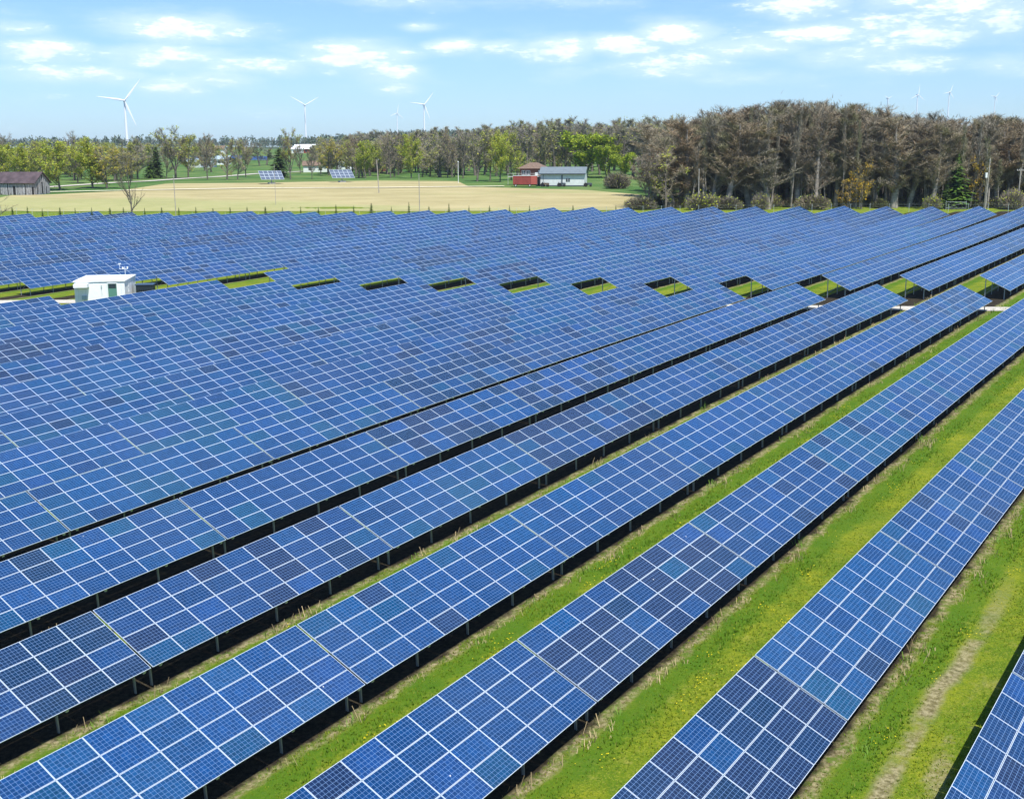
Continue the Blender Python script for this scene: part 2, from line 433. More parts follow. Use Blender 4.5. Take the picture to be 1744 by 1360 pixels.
drape('field', pxl((-60, 357), (20, 333), (76, 332), (200, 326), (285, 313), (450, 311.5), (640, 307.5), (780, 309), (800, 318), (860, 320), (1000, 324), (1094, 332)),
      pxl((-60, 361), (60, 360.5), (180, 360), (300, 360), (450, 360), (600, 360), (750, 360), (900, 359.5), (960, 359), (1030, 358.5), (1060, 358), (1078, 356)), 90, 14, M_FIELD, .08)

def strip(name, pts, w, mt, dz=.12, n=60):
    pts = [Vector((p[0], p[1])) for p in pts]
    L_, R_ = [], []
    for k, p_ in enumerate(pts):
        d = (pts[min(k + 1, len(pts) - 1)] - pts[max(k - 1, 0)]).normalized(); nn = Vector((-d.y, d.x)) * w / 2
        L_.append(tuple(p_ + nn)); R_.append(tuple(p_ - nn))
    return drape(name, R_, L_, n, 4, mt, dz)
strip('farm_lane', pxl((60, 328.5), (200, 325.5), (440, 321.5), (660, 320.5), (860, 318)), 2.6, M_TRACK, .3)
strip('country_road', pxl((-40, 322), (75, 319.5), (250, 309), (330, 303.5), (440, 296), (520, 292)), 5, M_GRAVEL, .16)

# aisle lane between the two blocks of tables
def lane_pts():
    out = []
    for k in np.arange(-9, 24, 1.0):
        s0, n = 39.34 - 3.642 * k + 7 * TP - 2.2, N0 + (k - .45) * P
        out.append(to_xy(s0 + 3.6, n))
    return out
strip('service_road', lane_pts(), 3.0, M_GRAVEL, .06, 140)

# ------------------------------------------------------------------ solar tables
ML, MW, MG = 1.6855, .992, .0205              # module length, width, gap along / across
FR = .0155
def module_geo(mb, x0, y0, tint, uvs):
    """one module in the table plane: x along the row, y up the slope, z out of the plane"""
    x1, y1, z0, z1 = x0 + ML, y0 + MW, 0.0, .042
    a, b_, c_, d_ = x0 + FR, x1 - FR, y0 + FR, y1 - FR
    vs = [(x0, y0, z0), (x1, y0, z0), (x1, y1, z0), (x0, y1, z0), (x0, y0, z1), (x1, y0, z1), (x1, y1, z1), (x0, y1, z1),
          (a, c_, z1), (b_, c_, z1), (b_, d_, z1), (a, d_, z1)]
    mb.poly(vs, [(0, 1, 5, 4), (1, 2, 6, 5), (2, 3, 7, 6), (3, 0, 4, 7), (4, 5, 9, 8), (5, 6, 10, 9), (6, 7, 11, 10), (7, 4, 8, 11)], 0)
    mb.poly(vs[:4], [(3, 2, 1, 0)], 2)
    mb.face([vs[8], vs[9], vs[10], vs[11]], 1, tint)
def finish_modules(mb, name):
    me = mb.mesh(name, [M_ALU, M_CELL, M_BACK])
    uvl = me.uv_layers.new(name='UVMap')
    uv = np.zeros((len(me.loops), 2), np.float32)
    for p_ in me.polygons:
        if p_.material_index == 1:
            uv[list(p_.loop_indices)] = ((0, 0), (10, 0), (10, 6), (0, 6))
    uvl.data.foreach_set('uv', uv.ravel())
    return me
# tints relative to the base cell colour
PAL = [(1, 1, 1), (.85, 1.0, 1.0), (1.2, 1.15, 1.15), (.9, 1.2, 1.1), (.6, 1.25, .95), (1.8, .95, .95), (2.2, 1.2, 1.25), (1.6, .62, .55), (2.6, .55, .50),
       (3.2, .75, .65), (.8, 1.35, 1.2), (.7, .8, .8), (1.15, 1.3, 1.3), (1.9, 1.5, 1.25), (.75, 1.5, 1.0), (1.0, .6, .5)]
MODS = []
for k, c in enumerate(PAL):
    mb = MB(); module_geo(mb, 0, 0, c, None); MODS.append(finish_modules(mb, 'module'))
def pick_tint(rng, mood):
    # moods: the general batch of a table
    if mood == 0: w = [5, 4, 2, 2, 2, 2, .5, .6, .4, .1, 1, 1, 1, .2, .5, .2]
    elif mood == 1: w = [2, 1, 5, 3, 1, 2, 2, .1, .1, .1, 2, .2, 5, 1, 1, 0]
    elif mood == 2: w = [2, 1, .5, .5, .5, 2, 1, 4, 4, 2, .3, 1.5, .5, .2, .3, 2]
    elif mood == 3: w = [2, 2, 1, 4, 5, .3, .2, .5, .1, .1, 4, 1, 2, .1, 3, .2]
    else: w = [3, 3, 1, 1, 1, 3, 2, 1, 2, 1, .5, 3, .5, .5, .2, .5]
    return rng.choices(range(len(PAL)), w)[0]

COST, SINT = math.cos(TILT), math.sin(TILT)
# table local frame: x along row, y horizontal up-slope direction (north), z up; origin on the ground below the middle of the low edge
TM = Matrix(((1, 0, 0, 0), (0, COST, -SINT, 0), (0, SINT, COST, LOWH), (0, 0, 0, 1)))
BENTS = [.22, 2.36, 4.5, 6.64, 8.78]
def post_mb(yl, z_top):
    mb = MB(); w, d, t_ = .06, .05, .012
    mb.box(-w / 2, w / 2, yl - d, yl - d + t_, -.25, z_top); mb.box(-w / 2, w / 2, yl + d - t_, yl + d, -.25, z_top)
    mb.box(-t_ / 2, t_ / 2, yl - d + t_, yl + d - t_, -.25, z_top)
    mb.box(-.055, .055, yl - d - .014, yl - d, z_top - .3, z_top - .02)
    return mb
YF, YB = .72, 2.95                           # front and rear posts, horizontal distance behind the low edge
ZF = LOWH + YF * math.tan(TILT) - .16; ZB = LOWH + YB * math.tan(TILT) - .16
ME_PF = post_mb(YF, ZF).mesh('front_post', [M_STEEL]); ME_PB = post_mb(YB, ZB).mesh('rear_post', [M_STEEL])
mb = MB(); mb.box(.05, .11, .12, SL - .15, -.135, -.055, 0, TM); mb.box(.02, .14, .02, .16, -.15, -.02, 0, TM)
ME_RAFT = mb.mesh('rafter', [M_RAIL])
mb = MB(); mb.tube((.0, YB, .55), (.0, YF + .75, LOWH + (YF + .75) * math.tan(TILT) - .17), .022, k=5)
ME_BRACE = mb.mesh('brace', [M_STEEL])
def rail_mesh(L):
    mb = MB(); mb.box(-L / 2, L / 2, -.025, .025, -.054, -.002, 0); return mb.mesh('rail', [M_RAIL])
RAILS = {}
def table_rails(L):
    if L not in RAILS: RAILS[L] = rail_mesh(L)
    return RAILS[L]
RAIL_Y = [.22, .78, 1.23, 1.79, 2.24, 2.80, 3.25, 3.81]
ME_EDGE = {}

def table_matrix(s0, s1, k):
    n = N0 + k * P; nl = n - SL * COST; sm = (s0 + s1) / 2
    za, zb = float(surf(s0, n)) - HIGHH, float(surf(s1, n)) - HIGHH
    X, Y = to_xy(sm, nl)
    slope = math.atan2(zb - za, s1 - s0)
    # row direction u = (SA, CA); up-slope v = (-CA, SA)
    rz = math.atan2(CA, SA)
    M = Matrix.Translation((X, Y, (za + zb) / 2)) @ Matrix.Rotation(rz, 4, 'Z') @ Matrix.Rotation(-slope, 4, 'Y')
    return M
def ordinal(n):
    w = ['zeroth', 'first', 'second', 'third', 'fourth', 'fifth', 'sixth', 'seventh', 'eighth', 'ninth', 'tenth', 'eleventh', 'twelfth', 'thirteenth',
         'fourteenth', 'fifteenth', 'sixteenth', 'seventeenth', 'eighteenth', 'nineteenth']
    if n < 20: return w[n]
    tens = {2: 'twent', 3: 'thirt', 4: 'fort'}[n // 10]
    return tens + 'ieth' if n % 10 == 0 else tens + 'y-' + w[n % 10]

EF = dict(zip(range(5, 29), [260.6, 256.1, 252.5, 250.3, 245.8, 242.2, 238.8, 235.1, 230.8, 229.7, 226.5, 219.4, 215.6, 212.8, 208.9, 205.2, 201.9, 201.7, 197.8, 194.0, 186.7, 182.8, 179.3, 166.4]))
SF = {13: 123.0, 14: 106.5, 15: 101.5, 16: 96.6}
TABLES = []      # (row, block, order, s0, s1, modules)
for k in range(-6, 36):
    phs = 39.34 - 3.642 * k
    last = 7 if k <= 12 else 6
    for i in range(-4, last):
        s0 = phs + i * TP + .02; TABLES.append((k, 0, i, s0, s0 + TP - .04, 9))
    sf = SF.get(k, 146.9 - 3.58 * (k - 2) if k < 13 else 96.6 - 4.3 * (k - 16))
    ef = EF.get(k, 260.6 + 4.0 * (5 - k) if k < 5 else 166.4 - 5 * (k - 28))
    ntab = max(1, int(round((ef - sf) / TP)))
    for i in range(ntab):
        s0 = ef - (ntab - i) * TP + .02; TABLES.append((k, 1, i, s0, s0 + TP - .04, 9))
def corners(k, s0, s1):
    n = N0 + k * P; out = []
    for s_, lo in ((s0, 0), (s1, 0), (s1, 1), (s0, 1)):
        X, Y = to_xy(s_, n - lo * SL * COST)
        out.append(project((X, Y, float(surf(s_, n)) - lo * SL * SINT)))
    return out
def clip_area(pts):
    def cl(poly, ax, lim, sgn):
        o = []
        for a_, b_ in zip(poly, poly[1:] + poly[:1]):
            ia, ib = sgn * (a_[ax] - lim) >= 0, sgn * (b_[ax] - lim) >= 0
            if ia: o.append(a_)
            if ia != ib:
                t_ = (lim - a_[ax]) / (b_[ax] - a_[ax]); o.append((a_[0] + (b_[0] - a_[0]) * t_, a_[1] + (b_[1] - a_[1]) * t_))
        return o
    poly = [(p_[0], p_[1]) for p_ in pts]
    for ax, lim, sgn in ((0, 0, 1), (0, 1744, -1), (1, 0, 1), (1, 1360, -1)):
        poly = cl(poly, ax, lim, sgn)
        if len(poly) < 3: return 0
    return abs(sum(a_[0] * b_[1] - b_[0] * a_[1] for a_, b_ in zip(poly, poly[1:] + poly[:1]))) / 2
scored = []
for T_ in TABLES:
    c = corners(T_[0], T_[3], T_[4])
    if any(q is None for q in c): continue
    ar = clip_area(c)
    x0, x1 = min(q[0] for q in c), max(q[0] for q in c); y1 = max(q[1] for q in c)
    near = x1 > -260 and x0 < 1744 + 260 and y1 > 300 and min(q[1] for q in c) < 1360 + 350
    if ar > 0 or near: scored.append((ar, T_))
scored.sort(key=lambda t: -t[0])
vis = [t for t in scored if t[0] > 12]
hid = [t[1] for t in scored if t[0] <= 12]
N_IND, N_FULL = 300, 150
rows_seen = sorted({t[1][0] for t in vis}); rmin = rows_seen[0]
first = {}
for _, T_ in vis: first[(T_[0], T_[1])] = min(first.get((T_[0], T_[1]), 99), T_[2])
print('tables visible', len(vis), 'hidden kept', len(hid), 'rows', rmin, rows_seen[-1])

def add_table(T_, full):
    k, blk, i, s0, s1, nm = T_
    rng = random.Random(k * 131 + blk * 977 + i * 17 + 5)
    mood = rng.choices([0, 1, 2, 3, 4], [4, 3, 3, 3.2, 3])[0]
    M = table_matrix(s0, s1, k)
    ok_mod = (k, blk) in first and i >= first[(k, blk)]
    root = empty('solar_table', (0, 0, 0)); root.matrix_world = M
    j = i - first.get((k, blk), 0) + 1; r = k - rmin + 1
    if (k, blk) not in first or i < first[(k, blk)]: lab = 'blue solar table just past the edge of the photo, continuing a row beside it'
    elif blk == 0: lab = f'blue solar table, {ordinal(j)} from near end of {ordinal(r)} row counted from the lower right'
    else: lab = f'blue solar table, {ordinal(j)} beyond the cross lane, {ordinal(r)} row counted from the right'
    tag(root, lab, 'solar panels', 'long tables of solar panels in parallel rows')
    L = nm * (ML + MG); x0 = -L / 2
    base = pick_tint(rng, mood)
    grid = []
    for a_ in range(nm):
        for b_ in range(4):
            q = rng.random()
            tk = base if q < .35 else (grid[-1] if grid and q < .5 else pick_tint(rng, mood))
            grid.append(tk)
    if ok_mod:
        for a_ in range(nm):
            for b_ in range(4):
                o = link('solar_module', MODS[grid[a_ * 4 + b_]], root)
                o.matrix_local = TM @ Matrix.Translation((x0 + MG / 2 + a_ * (ML + MG), .006 + b_ * (MW + .0205), rng.uniform(-.002, .002)))
    else:
        mb = MB()
        for a_ in range(nm):
            for b_ in range(4): module_geo(mb, x0 + MG / 2 + a_ * (ML + MG), .006 + b_ * (MW + .0205), PAL[grid[a_ * 4 + b_]], None)
        o = link('panel_surface', finish_modules(mb, 'panel_surface'), root); o.matrix_local = TM
    bx = [x0 + q * (L / 9.0) for q in BENTS]
    if full:
        for x_ in bx:
            for nm_, me in (('front_post', ME_PF), ('rear_post', ME_PB), ('rafter', ME_RAFT), ('brace', ME_BRACE)):
                link(nm_, me, root, (x_, 0, 0))
        for y_ in RAIL_Y:
            o = link('rail', table_rails(round(L - .1, 3)), root); o.matrix_local = TM @ Matrix.Translation((0, y_, 0))
    else:
        if 'frame%d' % nm not in ME_EDGE:
            mb = MB()
            for x_ in bx:
                T2 = Matrix.Translation((x_, 0, 0))
                for src in (post_mb(YF, ZF), post_mb(YB, ZB)):
                    mb.poly([T2 @ Vector(v) for v in src.v], src.f)
                mb.box(.05, .11, .12, SL - .15, -.135, -.055, 0, T2 @ TM)
            for y_ in RAIL_Y[::2]: mb.box(-L / 2 + .05, L / 2 - .05, y_ - .025, y_ + .025, -.054, -.002, 0, TM)
            ME_EDGE['frame%d' % nm] = mb.mesh('mounting_frame', [M_STEEL])
        link('mounting_frame', ME_EDGE['frame%d' % nm], root)
    return root
for r_, (ar, T_) in enumerate(vis[:N_IND]): add_table(T_, r_ < N_FULL)
def beside(T_):
    c = corners(T_[0], T_[3], T_[4])
    return max(q[0] for q in c) > -150 and min(q[0] for q in c) < 1744 + 150 and min(q[1] for q in c) < 1360 + 200
for T_ in [h for h in hid if beside(h)][:300 - len(vis)]: add_table(T_, False)


# ------------------------------------------------------------------ plant materials and generators
M_BARK = mat('grey_bark', (.135, .12, .10), .9, 0, (1.5, .35), spec=.1)
M_BARKD = mat('dark_bark', (.07, .06, .05), .9, 0, (1.5, .3), spec=.1)
M_PALEBARK = mat('pale_wood_bark', (.27, .245, .205), .9, 0, (1.2, .3), spec=.1)
M_TWIG = mat('bare_twigs', (.255, .235, .195), .9, 0, None, 'rand', spec=.1)
M_LEAF = mat('spring_leaves', (.42, .45, .10), .7, 0, None, 'face', spec=.15, trans=.3)
M_NEEDLE = mat('evergreen_needles', (.042, .072, .020), .7, 0, None, 'face', spec=.15)
M_DRY = mat('dry_stalks', (.42, .35, .22), .9, 0, None, 'face', spec=.1)
M_BLADE = mat('grass_blades', (.115, .18, .016), .8, 0, None, 'face', spec=.1, trans=.25)
M_FLOWER = mat('yellow_flowers', (.75, .58, .02), .8, 0, None, spec=.1)

def tube_path(pts, rad, k, V, F):
    """append a tapering tube through pts"""
    b = len(V); n = len(pts)
    for q in range(n):
        d = (pts[min(q + 1, n - 1)] - pts[max(q - 1, 0)]); d.normalize()
        a = d.orthogonal().normalized(); c = d.cross(a)
        for t_ in range(k):
            w = 2 * math.pi * t_ / k
            V.append(pts[q] + (a * math.cos(w) + c * math.sin(w)) * rad[q])
    for q in range(n - 1):
        for t_ in range(k):
            F.append((b + q * k + t_, b + q * k + (t_ + 1) % k, b + (q + 1) * k + (t_ + 1) % k, b + (q + 1) * k + t_))
def grow(rng, p, d, length, r, wob, n=5, up=.12):
    pts = [p.copy()]; rad = [r]
    for q in range(n):
        d = (d + Vector((rng.uniform(-wob, wob), rng.uniform(-wob, wob), rng.uniform(-wob * .5, wob * .5) + up))).normalized()
        p = p + d * (length / n); pts.append(p.copy()); rad.append(max(.012, r * (1 - .85 * (q + 1) / n)))
    return pts, rad
def tree_meshes(seed, h=15., spread=.35, clear=.2, twigs=1400, leaves=0, lcol=((1, 1, 1),), lsize=.35, tw=.05, tcol=((1, 1, 1),), forks=1, nbr=16, lean=0, rise=(.5, 1.0), up=.25, bark=None, tlen=.055):
    """returns (trunk mesh with limbs, crown mesh of twigs and leaves)"""
    rng = random.Random(seed); V, F = [], []
    tips = []
    r0 = (.017 if h < 22 else .013) * h + .05
    stems = []
    for f_ in range(forks):
        d = Vector((rng.uniform(-.08, .08) + lean, rng.uniform(-.08, .08), 1)).normalized()
        if forks > 1:
            w = 2 * math.pi * f_ / forks + rng.uniform(-.4, .4)
            d = Vector((math.cos(w) * .45, math.sin(w) * .45, 1)).normalized()
            base = Vector((0, 0, h * clear * .7))
            pts, rad = grow(rng, base, d, h * (1 - clear * .7), r0 * .7, .10, 8, .10)
        else: pts, rad = grow(rng, Vector((0, 0, -.4)), d, h + .4, r0, .045, 9, .05)
        tube_path(pts, rad, 6, V, F); stems.append((pts, rad))
    if forks > 1: tube_path([Vector((0, 0, -.4)), Vector((0, 0, h * clear * .75))], [r0 * 1.15, r0], 6, V, F)
    segs = []
    for pts, rad in stems:
        for b_ in range(nbr // forks + 1):
            t_ = clear + (1 - clear) * (b_ + rng.random()) / (nbr // forks + 1) if forks == 1 else rng.uniform(.12, .95)
            x_ = t_ * (len(pts) - 1); q = min(int(x_), len(pts) - 2); w = x_ - q
            p = pts[q].lerp(pts[q + 1], w); r = (rad[q] * (1 - w) + rad[q + 1] * w) * (.6 if h < 22 else .42)
            an = rng.uniform(0, 2 * math.pi); e = rng.uniform(*rise)
            d = Vector((math.cos(an), math.sin(an), e)).normalized()
            tt = (t_ - clear) / (1 - clear)
            ln = h * spread * (1.15 - .75 * abs(tt - .3)) * rng.uniform(.7, 1.15) / (1 if forks == 1 else 1.5)
            bp, br = grow(rng, p, d, ln, max(.03, r), .16, 5, .1)
            tube_path(bp, br, 4, V, F); segs.append((bp, ln))
            for c_ in range(4):
                x2 = rng.uniform(.3, .95) * 5; q2 = min(int(x2), 4); p2 = bp[q2].lerp(bp[q2 + 1], x2 - q2)
                d2 = ((bp[q2 + 1] - bp[q2]).normalized() + Vector((rng.uniform(-.8, .8), rng.uniform(-.8, .8), rng.uniform(-.2, .7)))).normalized()
                sp_, sr_ = grow(rng, p2, d2, ln * rng.uniform(.3, .55), max(.02, br[q2] * .6), .2, 3, .08)
                tube_path(sp_, sr_, 3, V, F); segs.append((sp_, ln * .45))
    tri = []; 
    k3 = [f for f in F]
    trunk = np_mesh('trunk', [tuple(v) for v in V], k3, [bark or M_BARK], smooth=True)
    # crown
    nr = np.random.default_rng(seed)
    A = []
    for sp_, ln in segs:
        for q in range(len(sp_) - 1): A.append((sp_[q], sp_[q + 1], ln))
    lens = np.array([(b - a).length * (1.0 if i % 2 else 1.0) for i, (a, b, _) in enumerate(A)])
    Pa = np.array([tuple(a) for a, b, _ in A]); Pb = np.array([tuple(b) for a, b, _ in A])
    idx = nr.choice(len(A), twigs, p=lens / lens.sum()); w = nr.random((twigs, 1))
    p = Pa[idx] * (1 - w) + Pb[idx] * w
    dirs = (Pb - Pa)[idx]; dirs /= np.linalg.norm(dirs, axis=1, keepdims=True) + 1e-9
    dd = dirs * .8 + nr.normal(0, .6, (twigs, 3)) + np.array([0, 0, up]); dd /= np.linalg.norm(dd, axis=1, keepdims=True)
    tl = (h * tlen * nr.uniform(.6, 1.5, (twigs, 1)))
    side = np.cross(dd, nr.normal(0, 1, (twigs, 3))); side /= np.linalg.norm(side, axis=1, keepdims=True)
    tip = p + dd * tl
    V1 = np.stack([p - side * tw / 2, p + side * tw / 2, tip + side * .012, tip - side * .012], 1).reshape(-1, 3)
    F1 = np.arange(twigs * 4).reshape(-1, 4)
    tc = np.array(tcol)[nr.integers(0, len(tcol), twigs)] * nr.uniform(.75, 1.25, (twigs, 1))
    MI = np.zeros(twigs, int)
    if leaves:
        nb = max(24, leaves // 26)
        src = nr.integers(0, twigs, nb)            # leaves gather into uneven clusters round some twigs
        c = tip[src[nr.integers(0, nb, leaves)]] + nr.normal(0, h * .028, (leaves, 3))
        far = nr.random(leaves) < .35; c[far] = tip[nr.integers(0, twigs, far.sum())]
        a1 = nr.normal(0, 1, (leaves, 3)); a1 /= np.linalg.norm(a1, axis=1, keepdims=True)
        a2 = np.cross(a1, nr.normal(0, 1, (leaves, 3))); a2 /= np.linalg.norm(a2, axis=1, keepdims=True)
        sz = lsize * nr.uniform(.5, 1.3, (leaves, 1))
        V2 = np.stack([c - a1 * sz, c - a2 * sz * .6, c + a1 * sz, c + a2 * sz * .6], 1).reshape(-1, 3)
        F2 = np.arange(leaves * 4).reshape(-1, 4) + len(V1)
        lc = np.array(lcol)[nr.integers(0, len(lcol), leaves)] * nr.uniform(.7, 1.25, (leaves, 1))
        V1 = np.concatenate([V1, V2]); F1 = np.concatenate([F1, F2]); MI = np.concatenate([MI, np.ones(leaves, int)]); tc = np.concatenate([tc, lc])
    crown = np_mesh('crown', V1, F1, [M_TWIG, M_LEAF], MI, tc)
    return trunk, crown
def conifer_meshes(seed, h=12., w=.24, skirt=.06, col=((1, 1, 1),), dens=1.0, shape=.9):
    rng = random.Random(seed); nr = np.random.default_rng(seed)
    V, F = [], []; pts, rad = grow(rng, Vector((0, 0, -.3)), Vector((0, 0, 1)), h + .3, .012 * h + .04, .01, 5, 0)
    tube_path(pts, rad, 5, V, F)
    trunk = np_mesh('trunk', [tuple(v) for v in V], F, [M_BARKD], smooth=True)
    VV, FF, TC = [], [], []
    z = h * skirt; n = 0
    while z < h * .985:
        t_ = (z / h - skirt) / (1 - skirt); R_ = h * w * (1 - t_) ** shape * rng.uniform(.75, 1.12) + .08
        nb = int((7 + 5 * (1 - t_)) * dens)
        for b_ in range(nb):
            if rng.random() < .1: continue
            an = 2 * math.pi * (b_ + rng.random() * .8) / nb; r = R_ * rng.uniform(.6, 1.15)
            u = Vector((math.cos(an), math.sin(an), 0)); s_ = Vector((-u.y, u.x, 0)); dz = -r * rng.uniform(.1, .4)
            c0 = rng.choice(col); sh = rng.uniform(.7, 1.3)
            for q in range(3):
                f0, f1 = q / 3, (q + 1) / 3 + .1; wd = r * .30 * (1.1 - f0) * rng.uniform(.7, 1.3)
                off = s_ * rng.uniform(-.15, .15) * r
                a = u * r * f0 + Vector((0, 0, z + dz * f0)); b2 = u * r * f1 + off + Vector((0, 0, z + dz * f1 - .03 * h * rng.random()))
                k = len(VV); VV += [a, a.lerp(b2, .6) + s_ * wd + Vector((0, 0, -wd * .4)), b2, a.lerp(b2, .6) - s_ * wd + Vector((0, 0, -wd * .4))]
                FF.append((k, k + 1, k + 2, k + 3)); TC.append([c0[i_] * sh for i_ in range(3)])
        z += h * .028 * rng.uniform(.7, 1.3) * (1.25 - .5 * t_)
    crown = np_mesh('crown', [tuple(v) for v in VV], FF, [M_NEEDLE], None, np.array(TC))
    return trunk, crown
def bush_mesh(seed, r=2., hgt=2., n=900, leaves=600, lcol=((1, 1, 1),), tcol=((1, 1, 1),), lsize=.2):
    nr = np.random.default_rng(seed)
    an = nr.uniform(0, 2 * math.pi, n); rr = r * np.sqrt(nr.random(n)); 
    tip = np.stack([np.cos(an) * rr, np.sin(an) * rr, hgt * (nr.uniform(.25, 1.05, n)) * np.sqrt(np.clip(1 - (rr / r) ** 2 * .75, .05, 1))], 1)
    base = tip * np.array([.3, .3, .15]) + nr.normal(0, .05 * r, (n, 3)); base[:, 2] = np.maximum(base[:, 2], -.1)
    md = (base + tip) / 2 + nr.normal(0, .12 * r, (n, 3))
    base = np.where(nr.random((n, 1)) < .5, base, md)
    side = np.cross(tip - base, nr.normal(0, 1, (n, 3))); side /= np.linalg.norm(side, axis=1, keepdims=True) + 1e-9
    V1 = np.stack([base - side * .035, base + side * .035, tip + side * .012, tip - side * .012], 1).reshape(-1, 3)
    F1 = np.arange(n * 4).reshape(-1, 4); tc = np.array(tcol)[nr.integers(0, len(tcol), n)] * nr.uniform(.7, 1.3, (n, 1)); MI = np.zeros(n, int)
    if leaves:
        c = tip[nr.integers(0, n, leaves)] + nr.normal(0, .08 * r, (leaves, 3)); c[:, 2] = np.maximum(c[:, 2], .05)
        a1 = nr.normal(0, 1, (leaves, 3)); a1 /= np.linalg.norm(a1, axis=1, keepdims=True)
        a2 = np.cross(a1, nr.normal(0, 1, (leaves, 3))); a2 /= np.linalg.norm(a2, axis=1, keepdims=True)
        sz = lsize * nr.uniform(.5, 1.3, (leaves, 1))
        V2 = np.stack([c - a1 * sz, c - a2 * sz * .6, c + a1 * sz, c + a2 * sz * .6], 1).reshape(-1, 3)
        V1 = np.concatenate([V1, V2]); F1 = np.concatenate([F1, np.arange(leaves * 4).reshape(-1, 4) + n * 4]); MI = np.concatenate([MI, np.ones(leaves, int)])
        tc = np.concatenate([tc, np.array(lcol)[nr.integers(0, len(lcol), leaves)] * nr.uniform(.7, 1.3, (leaves, 1))])
    return np_mesh('bush', V1, F1, [M_TWIG, M_LEAF], MI, tc)

GY = ((.95, .95, .8), (.75, .85, .9), (1.1, 1.0, .6)); YG = ((1.0, 1.05, .6), (1.2, 1.12, .5), (.75, .9, .7)); OR = ((1.25, .90, .6), (1.1, .9, .8), (.95, .95, .9))
GRN = ((.75, .92, .35), (.98, 1.05, .35), (.45, .6, .4)); PALE = ((1.5, 1.45, 1.4), (1.3, 1.25, 1.15)); BRN = ((1.0, .95, .9), (1.15, .98, .85), (.85, .85, .85))
KIND = {
 'green': [tree_meshes(101 + i, 14, .42, .12, 2600, 5500, YG, .24, .05, BRN, 1, 22) for i in range(3)],
 'olive': [tree_meshes(121 + i, 14, .36, .15, 3200, 3200, GY, .22, .05, BRN, 1, 20) for i in range(2)],
 'orange': [tree_meshes(131 + i, 13, .42, .14, 3000, 2600, OR, .22, .05, PALE, 1, 18) for i in range(2)],
 'bare': [tree_meshes(141 + i, 15, .36, .2, 4200, 120, GY, .24, .06, BRN, 1, 22) for i in range(2)],
 'pale': [tree_meshes(151 + i, 15, .30, .15, 4200, 500, GY, .26, .06, PALE, 1, 20) for i in range(2)],
 'spreading': [tree_meshes(161 + i, 16, .42, .22, 4500, 900, GY, .28, .06, BRN, 4, 24, rise=(.4, .9)) for i in range(2)],
 'willow': [tree_meshes(171, 15, .50, .12, 3500, 9000, GRN, .34, .05, BRN, 3, 26)],
 'wood': [tree_meshes(181 + i, 27, .19, .16, 8500, 0, OR, .28, .032, ((.95, .95, .86), (1.25, 1.15, 1.0), (.62, .62, .56), (1.1, .85, .6)) if i % 2 else ((1.05, .98, .85), (.72, .72, .68), (1.45, 1.4, 1.25)), 1, 34, rise=(1.3, 2.8), up=.8, tlen=.030, bark=M_PALEBARK if i % 3 else M_BARK) for i in range(6)],
 'woodfar': [tree_meshes(195 + i, 20, .22, .22, 2200, 120, GY, .3, .09, ((.95, 1.0, 1.05), (1.15, 1.1, 1.05)), 1, 16, rise=(.8, 1.6)) for i in range(3)],
 'snag': [tree_meshes(201, 14, .40, .12, 1500, 0, GY, .25, .045, ((.6, .6, .58), (.8, .78, .75)), 1, 20)],
 'slim': [tree_meshes(231 + i, 22, .10, .3, 2400, 0, GY, .2, .04, ((.9, .9, .84), (1.2, 1.15, 1.05)), 1, 22, rise=(1.2, 2.6), up=.9, bark=M_PALEBARK, tlen=.04) for i in range(3)],
 'faint': [tree_meshes(205 + i, 13, .34, .14, 2400, 1000, ((1.6, .9, .35), (1.3, .9, .5)), .22, .04, BRN, 1, 18) for i in range(2)],
 'spruce': [conifer_meshes(211, 12, .20, .04, ((1, 1, 1), (1.5, 1.6, .9))), conifer_meshes(213, 12, .25, .03, ((1.2, 1.5, .9), (1.9, 2.0, .8)))],
 'cedar': [conifer_meshes(217, 12, .24, .05, ((1.1, 1.1, 1.0), (1.5, 1.4, 1.1)), 1.3, .45)],
 'sapling': [conifer_meshes(221 + i, 2.2, .20, .05, ((1.3, 1.3, .9), (2.4, 2.0, .9)), .6) for i in range(2)],
}
for k_ in ('green', 'olive', 'orange'): pass
HT = dict(green=14, olive=14, orange=13, bare=15, pale=15, spreading=16, willow=15, wood=27, woodfar=20, snag=14, slim=22, faint=13, spruce=12, cedar=12, sapling=2.2)
ACT = {}
for k_, l_ in KIND.items():
    for i_, (a_, b_) in enumerate(l_):
        vz = np.zeros(len(b_.vertices) * 3, np.float32); b_.vertices.foreach_get('co', vz); vz = vz.reshape(-1, 3)
        ACT[(k_, i_)] = (float(np.percentile(vz[:, 2], 99.5)), float(np.percentile(np.hypot(vz[:, 0], vz[:, 1]), 96)))
def add_tree(kind, X, Y, height, width=None, label='', name=None, cat='tree', group=None, var=None, rng=random):
    var = rng.randrange(len(KIND[kind])) if var is None else var
    tr, cr_ = KIND[kind][var]
    ah, aw = ACT[(kind, var)]
    sz = height / ah; sx = sz if width is None else width / (2 * aw) * {'spruce': 1.45, 'cedar': 1.2, 'green': 1.15, 'olive': 1.15, 'orange': 1.15}.get(kind, 1.05)
    o = empty(name or {'spruce': 'spruce_tree', 'cedar': 'cedar_tree', 'sapling': 'young_conifer'}.get(kind, 'deciduous_tree'), (X, Y, gz(X, Y)), (0, 0, rng.uniform(0, 6.28)))
    o.scale = (sx, sx, sz)
    tag(o, label, cat, group)
    link('trunk', tr, o); link('crown', cr_, o)
    return o
